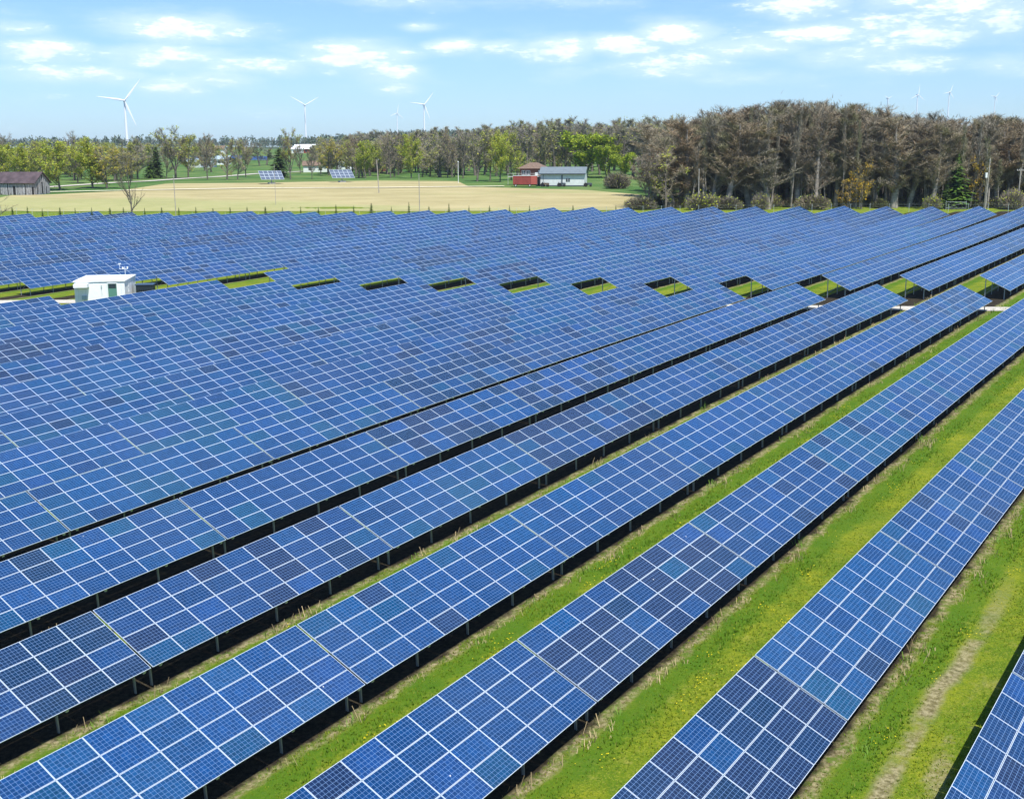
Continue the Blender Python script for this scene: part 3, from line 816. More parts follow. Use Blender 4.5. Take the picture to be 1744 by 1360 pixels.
def px_tree(kind, px, ytop, ybase, wpx, label, Y=None, **kw):
    """tree standing at depth Y, sized from its span in the photograph"""
    Y = Y or ypix_to_Y(px, ybase, 275)
    p = at(px, Y); q = project(p)
    # height in metres whose top lands on ytop
    hgt = (q[1] - ytop) * q[2] / FPX
    return add_tree(kind, p.x, p.y, hgt, wpx * q[2] / FPX, label, **kw)

rt = random.Random(3)
PT = [  # kind, px, top, base, width, label
 ('green', 12, 243, 316, 50, 'yellow-green tree rising behind the old barn roof at the left edge'),
 ('bare', 12, 230, 312, 30, 'bare tree showing above the trees at the far left edge'),
 ('green', 48, 248, 317, 44, 'yellow-green tree just behind the right end of the old barn roof'),
 ('olive', 72, 240, 318, 40, 'olive leafing tree immediately right of the old barn gable'),
 ('green', 104, 243, 324, 58, 'broad yellow-green tree standing nearest the old barn on its right'),
 ('bare', 127, 226, 308, 26, 'tall bare tree poking up between two yellow-green trees'),
 ('olive', 134, 250, 312, 34, 'olive leafing tree between the two broad yellow-green trees'),
 ('green', 160, 238, 321, 58, 'second broad yellow-green tree to the right of the old barn'),
 ('orange', 184, 252, 321, 52, 'round tree with orange and green new leaves, left of the white tower base'),
 ('orange', 208, 252, 308, 40, 'greyish orange budding tree behind the white turbine tower line'),
 ('pale', 236, 236, 305, 42, 'pale grey bare tree just right of the nearest turbine tower'),
 ('spruce', 257, 253, 304, 15, 'small dark pointed spruce standing alone left of the cedar'),
 ('cedar', 269, 251, 303, 20, 'dark bushy cedar beside the small pointed spruce'),
 ('pale', 285, 240, 304, 26, 'slim pale tree left of the tall spreading tree'),
 ('spreading', 301, 219, 304, 62, 'tallest spreading tree of the left meadow, almost bare with hazy green buds'),
 ('olive', 322, 232, 303, 34, 'olive leafing tree touching the right side of the tallest spreading tree'),
 ('bare', 355, 230, 306, 34, 'bare grey tree standing alone right of the tallest spreading tree'),
 ('pale', 388, 240, 306, 40, 'round pinkish grey bare tree, left one of the group of three'),
 ('pale', 406, 238, 306, 28, 'pinkish grey bare tree, middle one of the group of three'),
 ('bare', 420, 240, 302, 30, 'dark bare tree, right one of the group of three'),
 ('cedar', 478, 254, 303, 30, 'dark olive cedar behind the left solar tracker'),
 ('spreading', 496, 222, 306, 36, 'tall dark bare tree with upswept limbs left of the red barn'),
 ('bare', 533, 250, 305, 20, 'slender bare tree below the red barn'),
 ('bare', 513, 248, 296, 20, 'thin bare tree beside the tall dark upswept tree'),
 ('orange', 562, 236, 299, 42, 'round grey brown tree left of the right solar tracker'),
 ('pale', 548, 244, 297, 30, 'pale bare tree behind the round grey brown tree'),
 ('olive', 596, 240, 297, 40, 'greenish grey tree directly behind the right solar tracker'),
 ('bare', 608, 230, 300, 28, 'bare tree rising behind the greenish grey tree'),
 ('green', 624, 242, 304, 36, 'yellow and orange leafing tree right of the right solar tracker'),
 ('olive', 646, 242, 300, 30, 'olive leafing tree behind the leaning pole in the meadow'),
 ('bare', 667, 225, 303, 38, 'tall bare tree midway between two yellow-green trees'),
 ('green', 702, 231, 304, 36, 'narrow yellow-green tree with a bright top behind the tall thin pole'),
 ('pale', 734, 226, 299, 32, 'whitish bare tree right of the narrow yellow-green tree'),
 ('bare', 764, 222, 303, 34, 'dark bare tree left of the white lamp pole'),
 ('bare', 790, 228, 304, 34, 'dark bare tree right of the white lamp pole'),
 ('pale', 814, 222, 309, 50, 'big pale budding tree at the left end of the dark line by the house lane'),
 ('olive', 836, 226, 308, 34, 'olive budding tree next to the big pale budding tree'),
 ('green', 853, 228, 310, 34, 'yellow-green tree with an orange top left of the brown roofed house'),
 ('olive', 872, 228, 307, 36, 'olive budding tree close to the left of the brown roofed house'),
 ('green', 889, 258, 304, 26, 'small yellow tree touching the brown roofed house'),
 ('willow', 1000, 228, 302, 84, 'large bright green willow behind the white shed'),
 ('willow', 1034, 246, 303, 50, 'bright green tree leaning on the right side of the large willow'),
 ('willow', 1066, 262, 305, 40, 'small bright green tree at the right end of the bright green group'),
 ('olive', 958, 238, 296, 44, 'greenish tree behind the ridge of the white shed'),
 ('olive', 925, 240, 294, 40, 'greyish green tree behind the left end of the white shed'),
]
for t_ in PT:
    k_, px, yt, yb_, w_, lb = t_
    px_tree(k_, px, yt, yb_, w_, lb, rng=rt, group='scattered trees of the farm meadow' if k_ not in ('spruce', 'cedar') else None)
px_tree('snag', 227, 243, 361, 46, 'leafless tree standing on the field boundary in front of the tan field', Y=292, rng=rt)
px_tree('snag', 1, 318, 361, 44, 'tangled bare bush tree at the left edge on the tan field boundary', Y=290, rng=rt)

for q_ in range(44):
    px = rt.uniform(-30, 235); Yr = rt.uniform(430, 560)
    p = at(px, Yr); kd = rt.choice(['olive', 'olive', 'green', 'pale', 'woodfar'])
    add_tree(kd, p.x, p.y, rt.uniform(10, 14.5), rt.uniform(8, 11), 'hazy leafing tree in the belt behind the old barn and its neighbours', group='trees of the belt behind the old barn', rng=rt)
for q_ in range(60):
    px = rt.uniform(235, 800); Yr = rt.uniform(560, 900) if px < 560 else rt.uniform(480, 560)
    p = at(px, Yr); kd = rt.choice(['olive', 'woodfar', 'pale', 'woodfar', 'bare'])
    add_tree(kd, p.x, p.y, rt.uniform(9, 13), rt.uniform(7, 11), 'small hazy tree in the farmland behind the solar trackers', group='trees in the farmland behind the trackers', rng=rt)

# the wood on the right: single bare trees, nearest ones first
TOPX = [1060, 1090, 1105, 1130, 1200, 1270, 1340, 1400, 1480, 1520, 1600, 1660, 1744, 1850]
TOPY = [310, 300, 240, 207, 192, 180, 172, 173, 184, 194, 197, 197, 203, 208]
WOODL = ['bare brown tree of the dense wood', 'leafless grey trunk tree inside the dense wood']
wood_pts = []
rw = random.Random(21)
for row_, Yr in enumerate((293, 300, 308, 317, 328, 341, 356)):
    px = 1138 - row_ * 3 + rw.uniform(0, 12)
    while px < 1860:
        wood_pts.append((px + rw.uniform(-6, 6), Yr + rw.uniform(-4, 4), row_)); px += rw.uniform(26, 44) * (1 if row_ < 4 else 1.1)
for px, Yw, row_ in wood_pts:
    p = at(px, Yw); q = project(p)
    yt = np.interp(px, TOPX, TOPY) + rw.uniform(-5, 14) + (5 if row_ < 2 else 0)
    if rw.random() < .12: yt += rw.uniform(15, 60)
    hgt = (q[1] - yt) * q[2] / FPX * .965
    side = 'front edge' if row_ < 2 else ('middle' if row_ < 5 else 'back')
    add_tree('wood', p.x, p.y, hgt, rw.uniform(10, 16), f'leafless brown tree at the {side} of the dense wood on the right', name='bare_tree', group=f'bare trees at the {side} of the right wood', rng=rw)
for q_ in range(78):
    px = rw.uniform(1112, 1770); p = at(px, rw.uniform(289, 303)); q = project(p)
    yt = np.interp(px, TOPX, TOPY) + rw.uniform(5, 75)
    add_tree('slim', p.x, p.y, (q[1] - yt) * q[2] / FPX, rw.uniform(2.6, 4.5), 'slim pale trunked tree standing along the front of the right wood', name='bare_tree', group='slim bare trees along the front of the right wood', rng=rw)
for px, yt, yb_, w_, kd, vr, lb, Yd in [
        (1628, 264, 348, 36, 'spruce', 1, 'bright green spruce at the edge of the right wood', 291),
        (1612, 312, 348, 22, 'spruce', 0, 'low dark spruce at the left foot of the bright green spruce', 290),
        (1355, 218, 300, 24, 'spruce', 1, 'tall spruce with only its green upper half showing inside the bare wood', 304),
        (1240, 263, 330, 17, 'spruce', 0, 'slender dark spruce standing among bare trees left of the tall spruce', 301),
        (1468, 274, 345, 40, 'faint', 0, 'orange yellow budding tree in the middle of the bare wood', 289),
        (1445, 306, 348, 34, 'faint', 1, 'low orange budding tree left of the orange yellow one', 289),
        (1660, 262, 340, 34, 'faint', 0, 'rusty budding tree behind the wooden pole with a transformer', 292),
        (1105, 262, 345, 60, 'bare', 0, 'wide bare tree on the left corner of the right wood', 290),
        (1135, 250, 348, 60, 'pale', 1, 'grey bare tree just inside the left corner of the right wood', 289)]:
    if yb_ < 345 and kd == 'spruce': yb_ = 346
    o = px_tree(kd, px, yt, yb_, w_, lb, Y=Yd, rng=rw, var=vr)

# wooded slope behind the house
k_ = 0
for Yr in (455, 500, 540, 600, 660):
    px = 560 + rw.uniform(0, 15) if Yr > 530 else (1040 if Yr < 480 else 770)
    while px < 1180:
        yt = np.interp(px, [560, 640, 760, 850, 960, 1100, 1180], [240, 226, 224, 213, 206, 205, 203]) + rw.uniform(-4, 12) + (600 - Yr) * .05
        p = at(px, Yr + rw.uniform(-12, 12)); q = project(p)
        add_tree('woodfar', p.x, p.y, (q[1] - yt) * q[2] / FPX, rw.uniform(9, 13), 'grey leafless tree of the wooded slope behind the farmhouse', name='bare_tree', group='bare trees of the slope behind the farmhouse', rng=rw)
        px += rw.uniform(13, 22)

# bushes
BUSH = [bush_mesh(301, 2.4, 2.4, 1700, 420, YG, BRN, .14), bush_mesh(302, 2.6, 2.2, 2200, 200, GY, ((.8, .75, .68), (.6, .6, .52)), .12), bush_mesh(303, 2.2, 2.6, 1900, 300, GY, BRN, .13)]
def px_bush(v, px, yt, yb_, w_, label, Y=None, group=None):
    Y = Y or ypix_to_Y(px, yb_, 275); p = at(px, Y); q = project(p)
    o = link('shrub', BUSH[v], None, p, (0, 0, rt.uniform(0, 6))); w = w_ * q[2] / FPX / 4.8; h = (q[1] - yt) * q[2] / FPX / 2.3
    o.scale = (w, w, h); return tag(o, label, 'shrub', group)
px_bush(0, 1197, 328, 351, 62, 'green leafing bush at the foot of the wood by the left wooden pole', 287)
px_bush(2, 1296, 330, 351, 36, 'yellow green bush at the foot of the right wood', 287)
px_bush(2, 1724, 324, 350, 50, 'green bush between the two poles at the right edge', 287)
px_bush(0, 1588, 333, 350, 34, 'low green bush left of the bright green spruce', 287)
px_bush(1, 1052, 290, 321, 46, 'round tan and yellow bush on the lawn right of the white shed')
px_bush(1, 1092, 333, 356, 56, 'tangled grey brush at the right corner of the tan field', 290)
px_bush(1, 1236, 333, 352, 60, 'grey brush between two green bushes at the foot of the wood', 288)
px_bush(1, 1385, 330, 351, 60, 'low pinkish brush in the middle of the wood edge', 288)
for q_, px in enumerate(range(1112, 1770, 23)):
    px_bush(1 if q_ % 3 else 2, px + rw.uniform(-8, 8), 334 + rw.uniform(-8, 6), 352, rw.uniform(26, 44), 'low brush along the foot of the right wood', 292 + rw.uniform(0, 14), 'brush along the wood edge')

# deep interior of the wood and far woods: masses nobody could count
def wood_mass(name, spots, label, hs, nst, col, mt_cols, fat=1.0):
    nr = np.random.default_rng(len(spots))
    V, TC = [], []
    n = len(spots); sp_ = np.array(spots)
    # stems
    h = sp_[:, 3:4]; base = sp_[:, :3]
    w = .09 + .006 * h; 
    a = nr.uniform(0, math.pi, n); s_ = np.stack([np.cos(a), np.sin(a), 0 * a], 1)
    lean = np.stack([nr.normal(0, .04, n), nr.normal(0, .04, n), np.ones(n)], 1)
    V.append(np.stack([base - s_ * w, base + s_ * w, base + lean * h + s_ * .03, base + lean * h - s_ * .03], 1)); TC.append(np.full((n, 3), .5))
    for _ in range(nst):
        t_ = nr.uniform(.3, 1.0, (n, 1)); p = base + lean * h * t_ + nr.normal(0, 1, (n, 3)) * h * np.array([.10, .10, .05])
        d = np.stack([nr.normal(0, .5, n), nr.normal(0, .5, n), nr.uniform(.4, 1.4, n)], 1) * h * hs
        sd = np.cross(d, nr.normal(0, 1, (n, 3))); sd /= np.linalg.norm(sd, axis=1, keepdims=True)
        wd = (h * .006 + .03) * fat
        V.append(np.stack([p - sd * wd, p + sd * wd, p + d + sd * .02, p + d - sd * .02], 1))
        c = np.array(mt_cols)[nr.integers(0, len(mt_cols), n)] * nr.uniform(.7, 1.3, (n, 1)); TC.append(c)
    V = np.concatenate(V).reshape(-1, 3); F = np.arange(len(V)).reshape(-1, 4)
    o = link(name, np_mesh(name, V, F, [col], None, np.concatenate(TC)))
    return tag(o, label, 'woods', kind='stuff')
spots = []
for _ in range(900):
    Yw = rw.uniform(300, 372); px = rw.uniform(1108, 1900)
    p = at(px, Yw); q = project(p); yt = np.interp(px, TOPX, TOPY) + rw.uniform(8, 60)
    spots.append((p.x, p.y, p.z - .3, (q[1] - yt) * q[2] / FPX))
wood_mass('wood_interior', spots, 'dim interior of the right wood seen between its front trunks', .04, 90, M_TWIG, ((.8, .78, .7), (1.1, 1.05, .95), (.8, .74, .6), (.65, .7, .5)), .55)
spots = []
for _ in range(1700):
    Yw = rw.uniform(660, 1300); px = rw.uniform(520, 1250) if rw.random() < .8 else rw.uniform(-60, 520)
    if px < 560 and Yw < 1080: continue
    p = at(px, Yw); spots.append((p.x, p.y, p.z - .3, rw.uniform(9, 14)))
for _ in range(1700):
    Yw = rw.uniform(1400, 2600); px = rw.uniform(-150, 1250); p = at(px, Yw); spots.append((p.x, p.y, p.z - .3, rw.uniform(9, 14)))
for _ in range(800):
    px = rw.uniform(520, 1200); Yw = rw.uniform(1250, 1700); p = at(px, Yw); q = project(p)
    yt = np.interp(px, [500, 640, 760, 900, 1200], [240, 228, 224, 222, 222]) + rw.uniform(-1, 4)
    spots.append((p.x, p.y, p.z - .3, max(6, (q[1] - yt) * q[2] / FPX)))
wood_mass('far_woods', spots, 'far woods tinted with haze blue covering the low ridge on the horizon', .14, 30, M_TWIG, ((.42, .62, .72), (.38, .60, .50), (.55, .66, .70)), 7.0)  # blue of the distant haze put into the tints

# young conifers planted along the fence
SPX = [(24, 346), (50, 344), (75, 347), (105, 345), (131, 346), (159, 345), (190, 346), (213, 345), (249, 346), (278, 345), (307, 346), (336, 344), (365, 347), (394, 345), (423, 345), (454, 345), (483, 346),
       (514, 345), (544, 346), (574, 341), (604, 344), (634, 339), (668, 346), (698, 337), (732, 346), (766, 340), (800, 345), (835, 345), (869, 344), (903, 345), (977, 346), (1050, 346), (1500, 345), (1560, 344)]
for q_, (px, yt) in enumerate(SPX[:32]):
    p = at(px, 283 if px < 700 else 281); q = project(p)
    add_tree('sapling', p.x, p.y, (q[1] - yt) * q[2] / FPX * .76, (q[1] - yt) * q[2] / FPX * (.24 if q_ % 3 else .36), f'small young conifer, {ordinal(q_ + 1)} from the left in the row behind the far tables', group='young conifers in a row along the field boundary', rng=rt)

# ------------------------------------------------------------------ buildings
M_WHITE = mat('white_panel_paint', (.80, .82, .80), .45, 0, (2, .04))
M_SIDING = mat('pale_metal_siding', (.66, .70, .66), .55, 0, (1, .06))
M_GREYMETAL_SHADE = mat('grey_metal_and_shade', (.33, .42, .46), .55, 0, (1, .06))  # grey metal parts, also the painted shade of the shed gable
M_BLUEROOF = mat('blue_grey_metal_roof', (.17, .205, .215), .5, .1, (1, .08))
M_RED = mat('red_paint', (.27, .045, .032), .6, 0, (1.2, .15))
M_BROWN = mat('brown_shingles', (.17, .115, .08), .9, 0, (2, .2))
M_BRICK = mat('dark_red_brick', (.16, .07, .045), .9, 0, (3, .2))
M_GLASS = mat('window_glass', (.035, .05, .06), .1)
M_GREENGLASS = mat('green_tinted_panel', (.10, .24, .18), .25)
M_BLACK = mat('dark_green_black_paint', (.012, .022, .028), .45)
M_OLDWOOD = mat('weathered_boards', (.22, .21, .205), .9, 0, (1.2, .3), bump=.2)
M_OLDROOF = mat('rusty_purple_roof', (.07, .048, .052), .8, 0, (.6, .35))
M_DARK = mat('dark_opening', (.015, .014, .013), .9)
M_POLE = mat('weathered_pole_wood', (.34, .31, .27), .85, 0, (2, .2))
M_TURB = mat('turbine_white', (.82, .84, .85), .4)
M_CONC = mat('concrete', (.50, .49, .46), .85, 0, (2, .12))
M_TRIM = mat('dark_trim', (.06, .08, .09), .6)

def build(name, X, Y, rz, label, cat, z=None, group=None):
    o = empty(name, (X, Y, gz(X, Y) if z is None else z), (0, 0, rz)); return tag(o, label, cat, group)
def part(name, mb, mats, parent, loc=None):
    return link(name, mb.mesh(name, mats), parent, loc)
def gable(mb, w, d, he, hr, m=0):
    """closed gable body: w along x (ridge direction), d along y"""
    v = [(-w/2, -d/2, -.6), (w/2, -d/2, -.6), (w/2, d/2, -.6), (-w/2, d/2, -.6), (-w/2, -d/2, he), (w/2, -d/2, he), (w/2, d/2, he), (-w/2, d/2, he), (-w/2, 0, hr), (w/2, 0, hr)]
    mb.poly(v, [(0, 1, 5, 4), (2, 3, 7, 6), (1, 2, 6, 9, 5), (3, 0, 4, 8, 7), (4, 5, 9, 8), (6, 7, 8, 9)], m)
def gable_roof(mb, w, d, he, hr, ov=.4, th=.14, m=0):
    for sg in (-1, 1):
        k = (hr - he) / (d / 2)
        a = Vector((-w/2 - ov, sg * (d/2 + ov), he - k * ov)); b = Vector((w/2 + ov, sg * (d/2 + ov), he - k * ov)); c = Vector((w/2 + ov, 0, hr)); e = Vector((-w/2 - ov, 0, hr))
        nn = Vector((0, sg * k, 1)).normalized() * th; lo = Vector((0, 0, .03))
        mb.poly([p + lo for p in (a, b, c, e)] + [p + lo + nn for p in (a, b, c, e)], [(0, 1, 5, 4), (1, 2, 6, 5), (2, 3, 7, 6), (3, 0, 4, 7), (4, 5, 6, 7), (3, 2, 1, 0)], m)

# inverter cabin between the tables
c0 = at(183, 154.0)
cab = build('inverter_cabin', c0.x, 154.0, math.radians(8), 'white equipment cabin with a flat roof standing among the solar tables', 'equipment cabin')
cw, cd_, ch = 6.3, 8.0, 3.15
mb = MB(); mb.box(-cw/2, cw/2, -cd_/2, cd_/2, -.3, ch); part('body', mb, [M_WHITE], cab)
mb = MB(); mb.box(-cw/2 - .12, cw/2 + .12, -cd_/2 - .12, cd_/2 + .12, ch + .002, ch + .14); part('roof', mb, [M_WHITE], cab)
mb = MB(); mb.box(-cw/2 + .12, -cw/2 + 1.85, -cd_/2 - 1.15, -cd_/2 - .003, ch - .62, ch - .18); part('air_hood', mb, [M_WHITE], cab)
mb = MB()
for q_ in range(7): mb.box(-cw/2 + .45 + q_ * .9, -cw/2 + .47 + q_ * .9, -cd_/2 - .015, -cd_/2 - .0035, .0, ch - .02)
for q_ in range(9): mb.box(cw/2 + .0035, cw/2 + .015, -cd_/2 + .4 + q_ * .9, -cd_/2 + .42 + q_ * .9, .0, ch - .02)
part('panel_seam', mb, [M_RAIL], cab)
mb = MB(); mb.box(cw/2 - 2.1, cw/2 - 1.0, -cd_/2 - .03, -cd_/2 - .004, .3, ch - .25); d1 = part('door', mb, [M_GREENGLASS], cab)
mb = MB(); mb.box(cw/2 - 2.02, cw/2 - 1.08, -cd_/2 - .05, -cd_/2 - .034, ch - .85, ch - .33); part('window', mb, [M_GLASS], d1)
mb = MB()
for a_, b_ in ((cw/2 - 2.2, cw/2 - 2.1), (cw/2 - 1.0, cw/2 - .9)): mb.box(a_, b_, -cd_/2 - .07, -cd_/2 - .004, .2, ch - .15)
mb.box(cw/2 - 2.1, cw/2 - 1.0, -cd_/2 - .07, -cd_/2 - .004, ch - .25, ch - .15); part('door_frame', mb, [M_WHITE], cab)
mb = MB(); mb.box(-.9, .9, -cd_/2 - .04, -cd_/2 - .004, .5, ch - .3); d2 = part('access_panel', mb, [M_WHITE], cab)
mb = MB(); mb.box(.2, .34, -cd_/2 - .16, -cd_/2 - .04, ch - .75, ch - .4); mb.tube((.27, -cd_/2 - .1, ch - .75), (.27, -cd_/2 - .1, ch - 1.7), .025, k=5); part('conduit_box', mb, [M_RAIL], d2)
mb = MB()
for z_ in (.8, 1.5, 2.2, 2.9): mb.box(cw/2 + .004, cw/2 + .05, -1.6, -1.45, z_, z_ + .12)
mb.box(cw/2 + .004, cw/2 + .035, -1.45, .2, .3, ch - .15); mb.box(cw/2 + .004, cw/2 + .035, .3, 1.95, .3, ch - .15); part('side_doors', mb, [M_WHITE], cab)
mb = MB(); mb.box(-cw/2 + .9, -cw/2 + 1.5, -cd_/2 - .25, -cd_/2 - .004, .9, 1.4); mb.tube((-cw/2 + 1.2, -cd_/2 - .15, .9), (-cw/2 + 1.2, -cd_/2 - .15, -.2), .04, k=5); part('switch_box', mb, [M_GREYMETAL_SHADE], cab)
# weather mast on the roof
px0 = cab.matrix_world if False else None
ca_, sa_ = math.cos(math.radians(8)), math.sin(math.radians(8))
def cabp(x, y): return (cab.location.x + x * ca_ - y * sa_, cab.location.y + x * sa_ + y * ca_)
wx, wy = cabp(2.0, 3.3)
wm = empty('weather_mast', (wx, wy, cab.location.z + ch + .14), (0, 0, .2)); wm.scale = (.75, .75, .8); tag(wm, 'slim white weather mast with sensors on the roof of the equipment cabin', 'weather mast')
mb = MB(); mb.tube((0, 0, 0), (0, 0, 1.5), .035, k=6); mb.tube((-.75, 0, 1.05), (.5, 0, 1.05), .025, k=5); part('mast', mb, [M_WHITE], wm)
mb = MB(); mb.tube((-.35, 0, 1.07), (-.35, 0, 1.42), .13, .1, k=8); part('radiation_shield', mb, [M_WHITE], wm)
mb = MB(); mb.tube((-.9, 0, 1.06), (-.9, 0, 1.95), .02, k=5)
for a_ in range(3): mb.tube((-.9, 0, 1.95), (-.9 + .28 * math.cos(a_ * 2.09), .28 * math.sin(a_ * 2.09), 1.97), .06, k=5)
mb.tube((-.95, 0, 1.05), (-.7, 0, 1.05), .03, k=5); part('wind_cups', mb, [M_WHITE], wm)
mb = MB(); mb.tube((.45, 0, 1.05), (.45, 0, 1.45), .09, .14, k=8); part('sun_sensor', mb, [M_WHITE], wm)
# transformer
tx, ty = cabp(cw/2 + 1.75, 1.2)
tr_ = build('transformer', tx, ty, math.radians(8), 'low black transformer with cooling fins right of the white equipment cabin', 'transformer')
mb = MB(); mb.box(-1.1, 1.1, -1.0, 1.0, -.1, 2.0); part('tank', mb, [M_BLACK], tr_)
mb = MB(); mb.box(-1.2, 1.2, -1.1, 1.1, 2.002, 2.1); part('lid', mb, [mat('dark_blue_lid', (.03, .055, .09), .35)], tr_)
mb = MB()
for q_ in range(9): mb.box(-1.0 + q_ * .235, -.93 + q_ * .235, -1.3, -1.003, .3, 1.45)
part('cooling_fins', mb, [M_BLACK], tr_)

# old barn at the left edge
p = hit(30, 332, 275); Yb_ = p.y
sc_ = (Yb_ * cp) / FPX
barn = build('old_barn', at(22, Yb_).x, Yb_ + 4, math.radians(-10), 'weathered grey wooden barn with a rusty roof at the left edge of the tan field', 'barn')
bw, bd, bhe, bhr = 16.5, 8.0, 3.5, 6.4
mb = MB(); gable(mb, bw, bd, bhe, bhr); part('wall', mb, [M_OLDWOOD], barn)
mb = MB(); gable_roof(mb, bw, bd, bhe, bhr, .5, .18); part('roof', mb, [M_OLDROOF], barn)
mb = MB(); rb = random.Random(4)
x_ = -bw/2 + .1
while x_ < bw/2 - .2:
    w_ = rb.uniform(.12, .3)
    if rb.random() < .75: mb.box(x_, x_ + w_, -bd/2 - .05, -bd/2 - .004, rb.uniform(-.4, .4), bhe - rb.uniform(.05, .9))
    x_ += w_ + rb.uniform(.05, .55)
y_ = -bd/2 + .1
while y_ < bd/2 - .2:
    w_ = rb.uniform(.12, .3); top = bhe + (bhr - bhe) * (1 - abs(y_ + w_ / 2) / (bd / 2)) - .5
    if rb.random() < .7: mb.box(bw/2 + .004, bw/2 + .05, y_, y_ + w_, rb.uniform(-.4, .3), top - rb.uniform(.1, 1.2))
    y_ += w_ + rb.uniform(.05, .4)
part('loose_boards', mb, [mat('silver_boards', (.36, .355, .35), .9, 0, (2, .25))], barn)
mb = MB()
for a_, b_, t_ in ((-4.0, -2.6, 2.7), (1.2, 2.2, 2.4), (5.0, 5.5, 3.0), (-7.4, -6.8, 2.9), (7.2, 7.9, 2.2), (-.6, -.2, 3.2)): mb.box(a_, b_, -bd/2 - .03, -bd/2 - .006, -.3, t_)
for a_, b_, z0, z1 in ((-.5, .6, .3, 3.6), (1.9, 2.3, .0, 2.2), (-.25, .25, 4.6, 5.6), (-2.9, -2.6, .2, 2.8)): mb.box(bw/2 + .006, bw/2 + .03, a_, b_, z0, z1)
part('opening', mb, [M_DARK], barn)

# white shed
ps = hit(965, 317.5, 275); Ys = ps.y
s_ = Ys * cp / FPX * .985
pc = at(959, Ys + 3)
shed = build('white_shed', pc.x + .6, Ys + 4.5, math.radians(-9), 'long white metal shed with a blue grey roof and a gable end tinted grey as shade', 'shed')
sw, sd, she, shr = 66 * s_ * 1.16, 52 * s_, 4.1, 6.0
sd = 9.5
mb = MB(); gable(mb, sw, sd, she, shr); part('wall', mb, [M_SIDING], shed)
mb = MB(); v = [(-sw/2 - .02, -sd/2 + .02, -.3), (-sw/2 - .02, sd/2 - .02, -.3), (-sw/2 - .02, sd/2 - .02, she - .05), (-sw/2 - .02, 0, shr - .1), (-sw/2 - .02, -sd/2 + .02, she - .05)]
mb.face(list(reversed(v)) , 0); part('gable_shade', mb, [M_GREYMETAL_SHADE], shed)  # white gable end in shade, its grey put into the colour
mb = MB(); gable_roof(mb, sw, sd, she, shr, .5, .14); part('roof', mb, [M_BLUEROOF], shed)
mb = MB(); mb.box(-sw/2 - .5, sw/2 + .5, -sd/2 - .72, -sd/2 - .52, she - .38, she - .1); part('gutter', mb, [M_TRIM], shed)
for x_, z0, z1, w_ in ((1.2, 1.4, 2.4, 1.3),):
    mb = MB(); mb.box(x_, x_ + w_, -sd/2 - .05, -sd/2 - .004, z0, z1); wdw = part('window', mb, [M_GLASS], shed)
    mb = MB(); mb.box(x_ + w_/2 - .05, x_ + w_/2 + .05, -sd/2 - .08, -sd/2 - .052, z0, z1); part('mullion', mb, [M_WHITE], wdw)
mb = MB(); mb.box(-sw/2 - .06, -sw/2 - .024, -1.2, .2, .9, 2.8); part('side_window', mb, [M_GLASS], shed)
mb = MB(); mb.box(-.3, .1, -sd/2 - .12, -sd/2 - .004, .3, 3.6); part('downpipe', mb, [M_TRIM], shed)
mb = MB(); mb.box(-sw/2 + .9, -sw/2 + 1.0, -sd/2 - .1, -sd/2 - .004, 0, she - .4); mb.box(-sw/2, sw/2, -sd/2 - .03, -sd/2 - .004, -.2, .25); part('corner_trim', mb, [M_TRIM], shed)

# brown roofed house
ph_ = at(911, Ys + 13)
house = build('farmhouse', ph_.x, Ys + 15, math.radians(-14), 'two storey farmhouse with brown hipped roof left of the white shed', 'house')
hw, hd, hh_ = 8.0, 8.0, 5.3
mb = MB(); mb.box(-hw/2, hw/2, -hd/2, hd/2, -.5, hh_); part('wall', mb, [M_BRICK], house)
mb = MB(); o_ = .9; v = [(-hw/2 - o_, -hd/2 - o_, hh_ + .003), (hw/2 + o_, -hd/2 - o_, hh_ + .003), (hw/2 + o_, hd/2 + o_, hh_ + .003), (-hw/2 - o_, hd/2 + o_, hh_ + .003), (-1.2, 0, hh_ + 2.0), (1.2, 0, hh_ + 2.0)]
mb.poly(v, [(0, 1, 5, 4), (2, 3, 4, 5), (1, 2, 5), (3, 0, 4), (3, 2, 1, 0)]); part('roof', mb, [M_BROWN], house)
for x_, z_ in ((-3.3, 3.1), (-1.7, 3.1), (2.4, 3.1)):
    mb = MB(); mb.box(x_, x_ + 1.3, -hd/2 - .06, -hd/2 - .004, z_, z_ + 1.6); f_ = part('window', mb, [M_WHITE], house)
    for q_ in (0, 1):
        mb = MB(); mb.box(x_ + .1 + q_ * .6, x_ + .6 + q_ * .6, -hd/2 - .075, -hd/2 - .062, z_ + .12, z_ + 1.48); part('pane', mb, [M_GLASS], f_)
mb = MB(); mb.box(-hw/2 - 3.5, hw/2, -hd/2 - 3.0, -hd/2 - .004, 2.55, 2.75)
for q_ in range(8): mb.box(-hw/2 - 3.4 + q_ * 1.8, -hw/2 - 3.3 + q_ * 1.8, -hd/2 - 3.0, -hd/2 - 2.9, 0 if q_ % 2 == 0 else 2.75, 3.7)
mb.box(-hw/2 - 3.5, hw/2, -hd/2 - 3.02, -hd/2 - 2.95, 3.66, 3.76); part('deck', mb, [M_CONC], house)
mb = MB(); mb.box(1.4, 2.3, -hd/2 - .5, -hd/2 - .008, 0, 4.0); part('white_chimney_breast', mb, [M_SIDING], house)

